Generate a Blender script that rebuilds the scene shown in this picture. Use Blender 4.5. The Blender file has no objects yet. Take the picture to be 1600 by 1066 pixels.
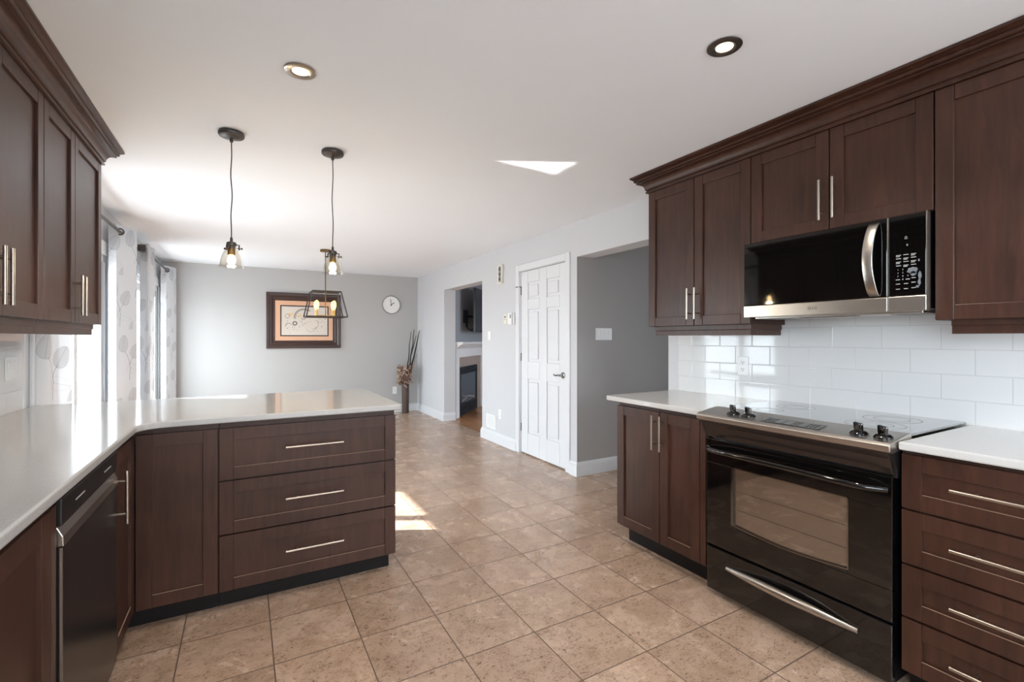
import bpy, bmesh, math, random
from mathutils import Vector, Matrix
random.seed(7)
S = bpy.context.scene
COL = S.collection

# ------------------------------------------------------------------ camera, world, sun, exposure
F_PX, Y0, YAW, CAM_H = 733.84, 528.94, 29.638, 1.30
cam_d = bpy.data.cameras.new('camera'); cam = bpy.data.objects.new('camera', cam_d); COL.objects.link(cam)
cam_d.sensor_width = 36.0; cam_d.lens = F_PX / 1600 * 36.0
cam_d.shift_y = (Y0 - 533.0) / 1600.0
cam_d.clip_start = 0.02
cam.location = (0, 0, CAM_H); cam.rotation_euler = (math.radians(90), 0, math.radians(-YAW))
S.camera = cam

w = bpy.data.worlds.new('daylight'); S.world = w; w.use_nodes = True
bg = w.node_tree.nodes['Background']; bg.inputs[1].default_value = 8.6
_t = w.node_tree; _tc = _t.nodes.new('ShaderNodeTexCoord'); _sx = _t.nodes.new('ShaderNodeSeparateXYZ'); _rp = _t.nodes.new('ShaderNodeValToRGB')
_mr = _t.nodes.new('ShaderNodeMapRange'); _mr.inputs[1].default_value = -1.0; _mr.inputs[2].default_value = 1.0
_t.links.new(_tc.outputs['Generated'], _sx.inputs[0]); _t.links.new(_sx.outputs[2], _mr.inputs[0]); _t.links.new(_mr.outputs[0], _rp.inputs[0]); _t.links.new(_rp.outputs[0], bg.inputs[0])
_rp.color_ramp.elements[0].position = 0.46; _rp.color_ramp.elements[0].color = (0.48, 0.51, 0.54, 1)     # ground outside
_rp.color_ramp.elements[1].position = 0.52; _rp.color_ramp.elements[1].color = (0.825, 0.917, 1.0, 1)     # sky

SUN_DIR = Vector((1.0, -0.52, -0.833)).normalized()
sd = bpy.data.lights.new('sun', 'SUN'); sd.energy = 14.0; sd.angle = math.radians(0.9); sd.color = (1, 0.985, 0.96)
sun = bpy.data.objects.new('sun', sd); COL.objects.link(sun)
sun.rotation_euler = SUN_DIR.to_track_quat('-Z', 'Y').to_euler(); sun.location = (-8, 8, 9)

# added lamp standing in for sunlight thrown up to the ceiling by the polished worktop: it leaves the sunlit patch of the worktop in the mirrored sun direction
def worktop_glint(tri, energy):
    r = Vector((SUN_DIR.x, SUN_DIR.y, -SUN_DIR.z)); c = sum((Vector(p) for p in tri), Vector()) / 3 + r * 0.45
    q = r.to_track_quat('-Z', 'Y'); ax, ay = q @ Vector((1, 0, 0)), q @ Vector((0, 1, 0))
    P = [((Vector(p) - c).dot(ax), (Vector(p) - c).dot(ay)) for p in tri]
    sx = 2 * max(abs(p[0]) for p in P) + 0.02; sy = 2 * max(abs(p[1]) for p in P) + 0.02
    l = bpy.data.lights.new('worktop_glint', 'AREA'); l.shape = 'RECTANGLE'; l.size = sx; l.size_y = sy; l.spread = math.radians(1.2); l.energy = energy; l.color = (1, 0.97, 0.93)
    l.use_nodes = True; t = l.node_tree; em = t.nodes['Emission']; g = t.nodes.new('ShaderNodeNewGeometry'); sp = t.nodes.new('ShaderNodeSeparateXYZ'); t.links.new(g.outputs['Parametric'], sp.inputs[0])
    def mt(op, a, b=0.0, c_=0.0):
        x = t.nodes.new('ShaderNodeMath'); x.operation = op
        for i, v in enumerate((a, b, c_)):
            if isinstance(v, bpy.types.NodeSocket): t.links.new(v, x.inputs[i])
            else: x.inputs[i].default_value = v
        return x.outputs[0]
    U = mt('MULTIPLY', mt('SUBTRACT', sp.outputs[0], 0.5), sx); V = mt('MULTIPLY', mt('SUBTRACT', sp.outputs[1], 0.5), sy)
    area = (P[1][0] - P[0][0]) * (P[2][1] - P[0][1]) - (P[2][0] - P[0][0]) * (P[1][1] - P[0][1]); m_ = 1.0
    for i in range(3):
        (x0, y0), (x1, y1) = P[i], P[(i + 1) % 3]; L = math.hypot(x1 - x0, y1 - y0) * (1 if area > 0 else -1)
        d = mt('ADD', mt('MULTIPLY', V, (x1 - x0) / L), mt('MULTIPLY_ADD', U, -(y1 - y0) / L, (-(x1 - x0) * y0 + (y1 - y0) * x0) / L))
        e_ = mt('MULTIPLY', d, 60.0); e_.node.use_clamp = True; m_ = mt('MULTIPLY', m_, e_)
    t.links.new(mt('MULTIPLY', m_, 1.0), em.inputs['Strength'])
    o = bpy.data.objects.new('worktop_glint', l); COL.objects.link(o); o.location = c; o.rotation_euler = q.to_euler()
worktop_glint(((-0.433, 3.50, 0.93), (0.044, 3.254, 0.93), (0.055, 3.525, 0.93)), 0.5)

S.view_settings.view_transform = 'Standard'; S.view_settings.look = 'None'
S.view_settings.exposure = 0.93; S.view_settings.gamma = 1.0; S.view_settings.use_curve_mapping = False
S.cycles.max_bounces = 10; S.cycles.diffuse_bounces = 6; S.cycles.glossy_bounces = 5
S.cycles.transmission_bounces = 8; S.cycles.transparent_max_bounces = 12
S.cycles.sample_clamp_indirect = 8.0; S.cycles.caustics_reflective = True; S.cycles.caustics_refractive = False
S.cycles.blur_glossy = 0.3
S.cycles.use_denoising = True

def portal(loc, size_x, size_y, direction):
    l = bpy.data.lights.new('window_portal', 'AREA'); l.shape = 'RECTANGLE'; l.size = size_x; l.size_y = size_y
    l.cycles.is_portal = True
    o = bpy.data.objects.new('window_portal', l); COL.objects.link(o); o.location = loc
    o.rotation_euler = Vector(direction).to_track_quat('-Z', 'Y').to_euler()
WIN_A = (3.66, 5.22, 0.0, 2.00)      # patio door: y0,y1,z0,z1 in the left wall
WIN_B = (6.30, 7.95, 0.35, 2.00)     # dining window in the left wall
WIN_C = (0.9, 2.6, 1.0, 2.30)     # unseen window added to light the room from behind the camera (x0,x1,z0,z1)
WIN_D = (-2.3, -0.2, 1.0, 2.30)   # unseen window added in the left wall to brighten the camera end
XL, XR, YB, YR, ZC = -1.03, 2.72, 8.235, -2.4, 2.40
portal((XL - 0.13, sum(WIN_A[:2]) / 2, 1.0), 1.62, 2.0, (1, 0, 0))
portal((XL - 0.13, sum(WIN_B[:2]) / 2, 1.18), 1.65, 1.65, (1, 0, 0))
portal(((WIN_C[0] + WIN_C[1]) / 2, YR - 0.13, 1.65), 1.7, 1.3, (0, 1, 0))
portal((XL - 0.13, sum(WIN_D[:2]) / 2, 1.65), 2.1, 1.3, (1, 0, 0))
portal((5.28, 1.75, 1.45), 0.5, 1.1, (-1, 0, 0))  # portal of an unseen hall window, added to brighten the hall
portal((6.95, 5.0, 1.4), 1.7, 1.2, (-1, 0, 0))  # living room window out of view, put in to light that room

# ------------------------------------------------------------------ materials
def lin(h):
    h = h.lstrip('#'); c = [int(h[i:i + 2], 16) / 255 for i in (0, 2, 4)]
    return tuple(((x / 12.92) if x <= 0.04045 else ((x + 0.055) / 1.055) ** 2.4) for x in c) + (1,)
class NT:
    def __init__(s, name):
        s.m = bpy.data.materials.new(name); s.m.use_nodes = True; s.t = s.m.node_tree; s.n = s.t.nodes
        s.b = s.n['Principled BSDF']; s.out = s.n['Material Output']
    def node(s, typ, **kw):
        x = s.n.new(typ)
        for k, v in kw.items(): setattr(x, k, v)
        return x
    def link(s, a, b): s.t.links.new(a, b)
    def put(s, sock, v):
        if isinstance(v, bpy.types.NodeSocket): s.link(v, sock)
        else: sock.default_value = v
    def math(s, op, a, b=0.0, c=0.0, clamp=False):
        x = s.node('ShaderNodeMath', operation=op, use_clamp=clamp)
        s.put(x.inputs[0], a); s.put(x.inputs[1], b); s.put(x.inputs[2], c); return x.outputs[0]
    def mix(s, f, a, b):
        x = s.node('ShaderNodeMix', data_type='RGBA'); s.put(x.inputs[0], f); s.put(x.inputs[6], a); s.put(x.inputs[7], b); return x.outputs[2]
    def noise(s, vec, scale, detail=4.0, rough=0.55, dist=0.0):
        x = s.node('ShaderNodeTexNoise'); x.inputs['Scale'].default_value = scale; x.inputs['Detail'].default_value = detail
        x.inputs['Roughness'].default_value = rough; x.inputs['Distortion'].default_value = dist
        if vec is not None: s.link(vec, x.inputs['Vector'])
        return x.outputs['Fac']
    def ramp(s, f, stops):
        x = s.node('ShaderNodeValToRGB'); e = x.color_ramp.elements
        while len(e) < len(stops): e.new(0.5)
        for i, (p, c) in enumerate(stops): e[i].position = p; e[i].color = c if len(c) == 4 else (*c, 1)
        s.put(x.inputs[0], f); return x.outputs[0]
    def range(s, v, a, b, c, d):
        x = s.node('ShaderNodeMapRange'); s.put(x.inputs[0], v)
        for i, q in enumerate((a, b, c, d)): x.inputs[i + 1].default_value = q
        return x.outputs[0]
    def pos(s): return s.node('ShaderNodeNewGeometry').outputs['Position']
    def obj(s): return s.node('ShaderNodeTexCoord').outputs['Object']
    def xyz(s, v):
        x = s.node('ShaderNodeSeparateXYZ'); s.link(v, x.inputs[0]); return x.outputs
    def comb(s, a, b, c=0.0):
        x = s.node('ShaderNodeCombineXYZ')
        for i, q in enumerate((a, b, c)): s.put(x.inputs[i], q)
        return x.outputs[0]
    def scale(s, v, sc):
        x = s.node('ShaderNodeVectorMath', operation='MULTIPLY'); s.link(v, x.inputs[0]); x.inputs[1].default_value = sc; return x.outputs[0]
    def bump(s, h, strength=0.2, dist=0.002):
        x = s.node('ShaderNodeBump'); x.inputs['Strength'].default_value = strength; x.inputs['Distance'].default_value = dist
        s.link(h, x.inputs['Height']); s.link(x.outputs[0], s.b.inputs['Normal'])
    def base(s, c, rough=0.5, metal=0.0, spec=0.5):
        s.put(s.b.inputs['Base Color'], c); s.put(s.b.inputs['Roughness'], rough); s.b.inputs['Metallic'].default_value = metal
        s.b.inputs['Specular IOR Level'].default_value = spec; return s
M = {}
def simple(key, col, rough=0.5, metal=0.0, spec=0.5, var=0.06, sc=9.0, stretch=(1, 1, 1)):
    n = NT(key); c = lin(col); f = n.noise(n.scale(n.obj(), stretch), sc, 3)
    a = tuple(x * (1 - var) for x in c[:3]) + (1,); b = tuple(min(1, x * (1 + var)) for x in c[:3]) + (1,)
    n.base(n.mix(f, a, b), rough, metal, spec); M[key] = n.m; return n
def wood(key, dark, light, rough, stretch):
    n = NT(key); p = n.scale(n.obj(), stretch)
    f = n.noise(p, 7.0, 6, 0.6, 0.6); g = n.noise(n.obj(), 2.3, 3)
    fine = n.noise(n.scale(p, (3, 3, 1)), 40.0, 3)
    v = n.math('ADD', n.math('MULTIPLY', f, 0.55), n.math('MULTIPLY', g, 0.5))
    col = n.mix(n.range(v, 0.32, 0.72, 0, 1), lin(dark), lin(light))
    n.base(col, n.range(g, 0.3, 0.7, rough - 0.04, rough + 0.05), 0, 0.32)
    n.b.inputs['Coat Weight'].default_value = 0.14; n.b.inputs['Coat Roughness'].default_value = 0.28
    n.bump(fine, 0.05, 0.001); M[key] = n.m; return n
wood('wood', '#2e1a12', '#4f3125', 0.40, (6, 6, 0.6))
wood('wood_side', '#2a1810', '#482d22', 0.42, (5, 5, 0.6))
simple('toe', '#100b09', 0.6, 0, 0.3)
simple('shadow_gap', '#1a1412', 0.7)
simple('wall', '#cbcccf', 0.75, 0, 0.3, 0.012, 3)
simple('wall_shaded', '#b5b4b3', 0.75, 0, 0.3, 0.012, 3)  # same paint as wall, with the back wall's shade put into the colour
simple('wall_dim', '#aaa7a5', 0.75, 0, 0.3, 0.012, 3)  # wall paint again, darkened for the shade in the hall
simple('wall_blue', '#9da1a8', 0.75, 0, 0.3, 0.012, 3)
simple('ceiling', '#e8ecf1', 0.85, 0, 0.2, 0.012, 3)
simple('white_trim', '#dcdee1', 0.38, 0, 0.5, 0.01)
simple('white_plastic', '#eeefef', 0.35, 0, 0.5, 0.01)
simple('cream_plastic', '#e2ded0', 0.4, 0, 0.5, 0.01)
simple('grey_plastic', '#8d8e90', 0.45)
simple('dark_slot', '#2b2b2c', 0.6)
simple('nickel', '#b3a99d', 0.3, 1.0, 0.5, 0.04, 60, (1, 1, 8))
simple('stainless', '#bdb7af', 0.28, 1.0, 0.5, 0.05, 14, (1, 1, 30))
simple('dark_stainless', '#c0bab4', 0.33, 1.0, 0.5, 0.06, 14, (1, 30, 1))
simple('dw_steel', '#4a4745', 0.26, 0.85, 0.5, 0.05, 12, (1, 1, 40))
simple('black_glass', '#060607', 0.04, 0, 0.6, 0.02)
q_ = simple('cooktop_glass', '#15161a', 0.05, 0, 1.0, 0.02); q_.b.inputs['Coat Weight'].default_value = 1.0; q_.b.inputs['Coat IOR'].default_value = 2.0; q_.b.inputs['Coat Roughness'].default_value = 0.04
q_ = simple('black_gloss', '#0b0909', 0.07, 0, 0.35, 0.02); q_.b.inputs['Coat Weight'].default_value = 1.0; q_.b.inputs['Coat IOR'].default_value = 1.4; q_.b.inputs['Coat Roughness'].default_value = 0.03
simple('black_plastic', '#131314', 0.35, 0, 0.5, 0.03)
simple('bronze', '#4d4947', 0.36, 0.6, 0.5, 0.05)
simple('fascia', '#453c38', 0.22, 0.7, 0.5, 0.04)
simple('wood_worn_highlight', '#a68a76', 0.4)  # ceiling highlight on the worn rail edge, painted as a pale strip
simple('bronze_trim', '#4d443e', 0.38, 0.6, 0.5, 0.05)
simple('chrome', '#8f8d8a', 0.12, 1.0, 0.5, 0.02)
simple('brass', '#b08d57', 0.3, 1.0, 0.5, 0.04)
simple('aged_brass', '#7d6640', 0.35, 1.0, 0.5, 0.05)
simple('frame_wood', '#3b2723', 0.3, 0, 0.5, 0.14, 12, (1, 8, 8))
simple('frame_liner', '#221714', 0.35)
simple('mat_peach', '#dcae91', 0.9, 0, 0.2, 0.05, 90)
simple('art_paper', '#d6cdc2', 0.85, 0, 0.2, 0.03, 20)
simple('ink', '#3a3230', 0.8)
simple('ink_soft', '#a08a7c', 0.8)
simple('ink_warm', '#d9bf9b', 0.8)
simple('clock_face', '#eeeeec', 0.5)
simple('clock_rim', '#8a8684', 0.3, 0.6)
simple('vase', '#4a3a33', 0.45, 0, 0.5, 0.2, 14, (3, 3, 0.3))
simple('twig', '#2d2421', 0.7, 0, 0.3, 0.25, 30)
simple('twig_pale', '#8d8078', 0.7, 0, 0.3, 0.2, 30)
simple('dried_brown', '#7a5a4b', 0.9, 0, 0.2, 0.35, 30)
simple('dried_pale', '#c9b2a2', 0.9, 0, 0.2, 0.25, 30)
simple('mantel_white', '#e6e7ea', 0.4)
simple('hearth_tile', '#a8988f', 0.35, 0, 0.5, 0.15, 14)
simple('iron', '#2c3036', 0.4, 0.3)
simple('firebox', '#59616a', 0.25)
simple('tv_screen', '#3e434b', 0.25, 0, 0.4, 0.02)
simple('key_white', '#a5a8aa', 0.5)
simple('oven_pane', '#5c4a3c', 0.06, 0.0, 1.0, 0.1, 5)
M['oven_pane'].node_tree.nodes['Principled BSDF'].inputs['Coat Weight'].default_value = 1.0
M['oven_pane'].node_tree.nodes['Principled BSDF'].inputs['Coat IOR'].default_value = 2.2
M['oven_pane'].node_tree.nodes['Principled BSDF'].inputs['Coat Roughness'].default_value = 0.03
simple('residue', '#686e76', 0.6, 0, 0.4, 0.25, 60)

def emitter(key, col, strength):
    n = NT(key); n.base(lin(col), 0.5); n.b.inputs['Emission Color'].default_value = lin(col)
    n.b.inputs['Emission Strength'].default_value = strength; M[key] = n.m
emitter('downlight_glow', '#ffeccc', 1.6)
emitter('bulb_glow', '#ffdca0', 14.0)
emitter('bulb_amber', '#ffd96a', 2.2)

def thin_glass(key, tint, spec, rough=0.02):
    n = NT(key); tr = n.node('ShaderNodeBsdfTransparent'); tr.inputs[0].default_value = tint
    gl = n.node('ShaderNodeBsdfGlossy'); gl.inputs['Roughness'].default_value = rough
    lw = n.node('ShaderNodeLayerWeight'); lw.inputs[0].default_value = 0.5
    mx = n.node('ShaderNodeMixShader'); n.link(n.math('MULTIPLY_ADD', n.math('POWER', lw.outputs['Facing'], 3.5), spec, 0.04, clamp=True), mx.inputs[0])
    n.link(tr.outputs[0], mx.inputs[1]); n.link(gl.outputs[0], mx.inputs[2]); n.link(mx.outputs[0], n.out.inputs[0]); M[key] = n.m
thin_glass('window_glass', (0.97, 0.985, 0.98, 1), 0.12)
thin_glass('shade_glass', (0.95, 0.93, 0.90, 1), 0.5, 0.08)
thin_glass('bulb_glass', (1.0, 0.93, 0.72, 1), 0.4)

# quartz worktop
n = NT('quartz'); p = n.pos(); f = n.noise(p, 420, 2, 0.7); g = n.noise(p, 3, 4)
c = n.mix(n.range(f, 0.35, 0.62, 0, 1), lin('#aeadab'), lin('#c1c0be')); c = n.mix(n.range(g, 0.35, 0.65, 0, 0.25), c, lin('#b4b3b1'))
n.base(c, 0.11, 0, 0.5); M['quartz'] = n.m
n = NT('quartz_white'); p = n.pos(); f = n.noise(p, 420, 2, 0.7)
n.base(n.mix(n.range(f, 0.35, 0.62, 0, 1), lin('#c6c5c3'), lin('#d4d3d1')), 0.09, 0, 0.5); M['quartz_white'] = n.m

# porcelain floor tile, square grid
n = NT('floor_tile'); P = n.xyz(n.pos()); T = 0.3378
gx = n.math('DIVIDE', n.math('SUBTRACT', P[0], 0.777 - 20 * T), T); gy = n.math('DIVIDE', n.math('SUBTRACT', P[1], 1.757 - 20 * T), T)
ix = n.math('FLOOR', gx); iy = n.math('FLOOR', gy); fx = n.math('FRACT', gx); fy = n.math('FRACT', gy)
dx = n.math('MINIMUM', fx, n.math('SUBTRACT', 1.0, fx)); dy = n.math('MINIMUM', fy, n.math('SUBTRACT', 1.0, fy))
edge = n.math('MINIMUM', dx, dy)
wn = n.node('ShaderNodeTexWhiteNoise', noise_dimensions='2D'); n.link(n.comb(ix, iy), wn.inputs['Vector'])
off = n.node('ShaderNodeVectorMath', operation='MULTIPLY_ADD'); n.link(wn.outputs['Color'], off.inputs[0]); off.inputs[1].default_value = (9, 9, 9); n.link(n.pos(), off.inputs[2])
tv = off.outputs[0]; st = n.scale(tv, (1.0, 1.0, 1.0))
a1 = n.noise(st, 5.0, 5, 0.6, 0.8); a2 = n.noise(st, 17.0, 6, 0.7, 1.2); a3 = n.noise(n.scale(tv, (0.9, 1.6, 1)), 58.0, 4, 0.7, 1.5)
col = n.mix(n.range(a1, 0.3, 0.7, 0, 1), lin('#a98c76'), lin('#c9ad97'))
patch = n.math('MULTIPLY', n.range(a2, 0.42, 0.62, 1, 0.12), n.range(a3, 0.52, 0.62, 0, 1), clamp=True)
col = n.mix(n.range(a2, 0.3, 0.52, 0.35, 0), col, lin('#907262'))
col = n.mix(n.math('MULTIPLY', patch, 0.8), col, lin('#553f30'))
col = n.mix(n.range(a2, 0.55, 0.8, 0, 0.08), col, lin('#c8b3a2'))
bright = n.math('MULTIPLY_ADD', wn.outputs['Value'], 0.14, 0.93)
hs = n.node('ShaderNodeHueSaturation'); n.link(col, hs.inputs['Color']); n.link(bright, hs.inputs['Value'])
gm = n.range(edge, 0.006, 0.010, 1, 0)
col = n.mix(gm, hs.outputs[0], lin('#6a5546'))
n.base(col, n.math('ADD', n.range(a1, 0.3, 0.7, 0.22, 0.3), n.math('MULTIPLY', gm, 0.4)), 0, 0.5)
hgt = n.math('ADD', n.range(edge, 0.004, 0.012, 0, 1), n.math('MULTIPLY', a3, 0.05)); n.bump(hgt, 0.35, 0.002); M['floor_tile'] = n.m

# oak strip floor of the living room
n = NT('oak_floor'); P = n.xyz(n.pos()); r = n.math('DIVIDE', P[0], 0.085); row = n.math('FLOOR', r)
wn = n.node('ShaderNodeTexWhiteNoise', noise_dimensions='1D'); n.link(row, wn.inputs['W'])
g = n.noise(n.scale(n.pos(), (14, 1.2, 1)), 4, 5, 0.6, 0.5)
c = n.mix(n.math('ADD', n.math('MULTIPLY', wn.outputs['Value'], 0.5), n.math('MULTIPLY', g, 0.5)), lin('#8a5d3c'), lin('#b98457'))
e = n.math('MINIMUM', n.math('FRACT', r), n.math('SUBTRACT', 1.0, n.math('FRACT', r)))
n.base(n.mix(n.range(e, 0.01, 0.03, 1, 0), c, lin('#5d3d27')), 0.25); M['oak_floor'] = n.m

# white subway tile
n = NT('subway_tile'); P = n.xyz(n.pos()); v = n.math('DIVIDE', n.math('SUBTRACT', P[2], 0.917 - 1.1), 0.1103)
row = n.math('FLOOR', v); odd = n.math('FRACT', n.math('MULTIPLY', n.math('ADD', row, 0.0), 0.5))
u = n.math('ADD', n.math('DIVIDE', n.math('SUBTRACT', P[1], 2.118 - 4.51), 0.2255), odd)
fu = n.math('FRACT', u); fv = n.math('FRACT', v)
du = n.math('MULTIPLY', n.math('MINIMUM', fu, n.math('SUBTRACT', 1.0, fu)), 0.2255); dv = n.math('MULTIPLY', n.math('MINIMUM', fv, n.math('SUBTRACT', 1.0, fv)), 0.1103)
e = n.math('MINIMUM', du, dv)
n.base(n.mix(n.range(e, 0.0008, 0.0016, 1, 0), lin('#dcddde'), lin('#bfc0c1')), n.range(e, 0.0008, 0.0016, 0.7, 0.06), 0, 0.5)
n.bump(n.math('ADD', n.range(e, 0.0006, 0.004, 0, 1), n.math('MULTIPLY', n.noise(n.pos(), 7, 2), 0.25)), 0.25, 0.002); M['subway_tile'] = n.m

# printed curtain cloth: grey leaves on branching stems, drawn in the cloth's own UV (metres)
n = NT('curtain_cloth'); uv = n.node('ShaderNodeUVMap').outputs[0]; P = n.xyz(uv)
CW, CH = 0.30, 0.46
v0 = n.math('DIVIDE', P[1], CH); row = n.math('FLOOR', v0)
u0 = n.math('ADD', n.math('DIVIDE', P[0], CW), n.math('MULTIPLY', row, 0.37)); fu = n.math('MULTIPLY', n.math('FRACT', u0), CW); fv = n.math('MULTIPLY', n.math('FRACT', v0), CH)
def leaf(cx, cy, L, W, ang):
    ca, sa = math.cos(ang), math.sin(ang)
    ax = n.math('SUBTRACT', fu, cx); ay = n.math('SUBTRACT', fv, cy)
    s_ = n.math('DIVIDE', n.math('ADD', n.math('MULTIPLY', ax, ca), n.math('MULTIPLY', ay, sa)), L)
    t_ = n.math('DIVIDE', n.math('SUBTRACT', n.math('MULTIPLY', ay, ca), n.math('MULTIPLY', ax, sa)), W)
    r2 = n.math('ADD', n.math('MULTIPLY', s_, s_), n.math('MULTIPLY', n.math('MULTIPLY', t_, t_), n.math('MULTIPLY_ADD', s_, 0.45, 1.0)))
    fill = n.range(r2, 0.9, 1.0, 1, 0); ring = n.math('MULTIPLY', fill, n.range(r2, 0.84, 0.93, 0, 1))
    at = n.math('ABSOLUTE', t_)
    vein = n.math('MULTIPLY', fill, n.range(n.math('ABSOLUTE', n.math('SINE', n.math('MULTIPLY', n.math('SUBTRACT', s_, n.math('MULTIPLY', at, 0.6)), 15.0))), 0.0, 0.2, 1, 0))
    mid = n.math('MULTIPLY', fill, n.range(at, 0.0, 0.06, 1, 0))
    return fill, n.math('MAXIMUM', n.math('MAXIMUM', ring, n.math('MULTIPLY', vein, 0.55)), mid)
def stem_line(x0, bend, y0, y1):
    q = n.math('DIVIDE', n.math('SUBTRACT', fv, y0), y1 - y0)
    xx = n.math('ADD', n.math('MULTIPLY', n.math('MULTIPLY', q, q), bend), x0)
    d = n.math('ABSOLUTE', n.math('SUBTRACT', fu, xx))
    inside = n.math('MULTIPLY', n.math('GREATER_THAN', q, 0.0), n.math('LESS_THAN', q, 1.0))
    return n.math('MULTIPLY', inside, n.range(d, 0.0010, 0.0026, 1, 0))
l1f, l1 = leaf(0.080, 0.335, 0.075, 0.052, math.radians(80)); l2f, l2 = leaf(0.215, 0.27, 0.07, 0.052, math.radians(60)); l3f, l3 = leaf(0.20, 0.11, 0.085, 0.042, math.radians(-15))
stm = n.math('MAXIMUM', stem_line(0.15, -0.06, 0.14, 0.27), stem_line(0.15, 0.045, 0.14, 0.22)); stm = n.math('MAXIMUM', stm, stem_line(0.15, 0.01, 0.02, 0.14))
lines = n.math('MAXIMUM', n.math('MAXIMUM', l1, l2), n.math('MULTIPLY', l3, 0.7)); fills = n.math('MAXIMUM', l1f, l2f)
col = n.mix(n.math('MULTIPLY', fills, 0.30), lin('#e3e5e8'), lin('#a9abad')); col = n.mix(n.math('MULTIPLY', lines, 0.45), col, lin('#85868a')); col = n.mix(n.math('MULTIPLY', stm, 0.8), col, lin('#6b6864'))
df = n.node('ShaderNodeBsdfDiffuse'); tl = n.node('ShaderNodeBsdfTranslucent'); mx = n.node('ShaderNodeMixShader'); mx.inputs[0].default_value = 0.2
n.link(col, df.inputs[0]); n.link(col, tl.inputs[0]); n.link(df.outputs[0], mx.inputs[1]); n.link(tl.outputs[0], mx.inputs[2]); n.link(mx.outputs[0], n.out.inputs[0]); M['curtain_cloth'] = n.m

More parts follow.
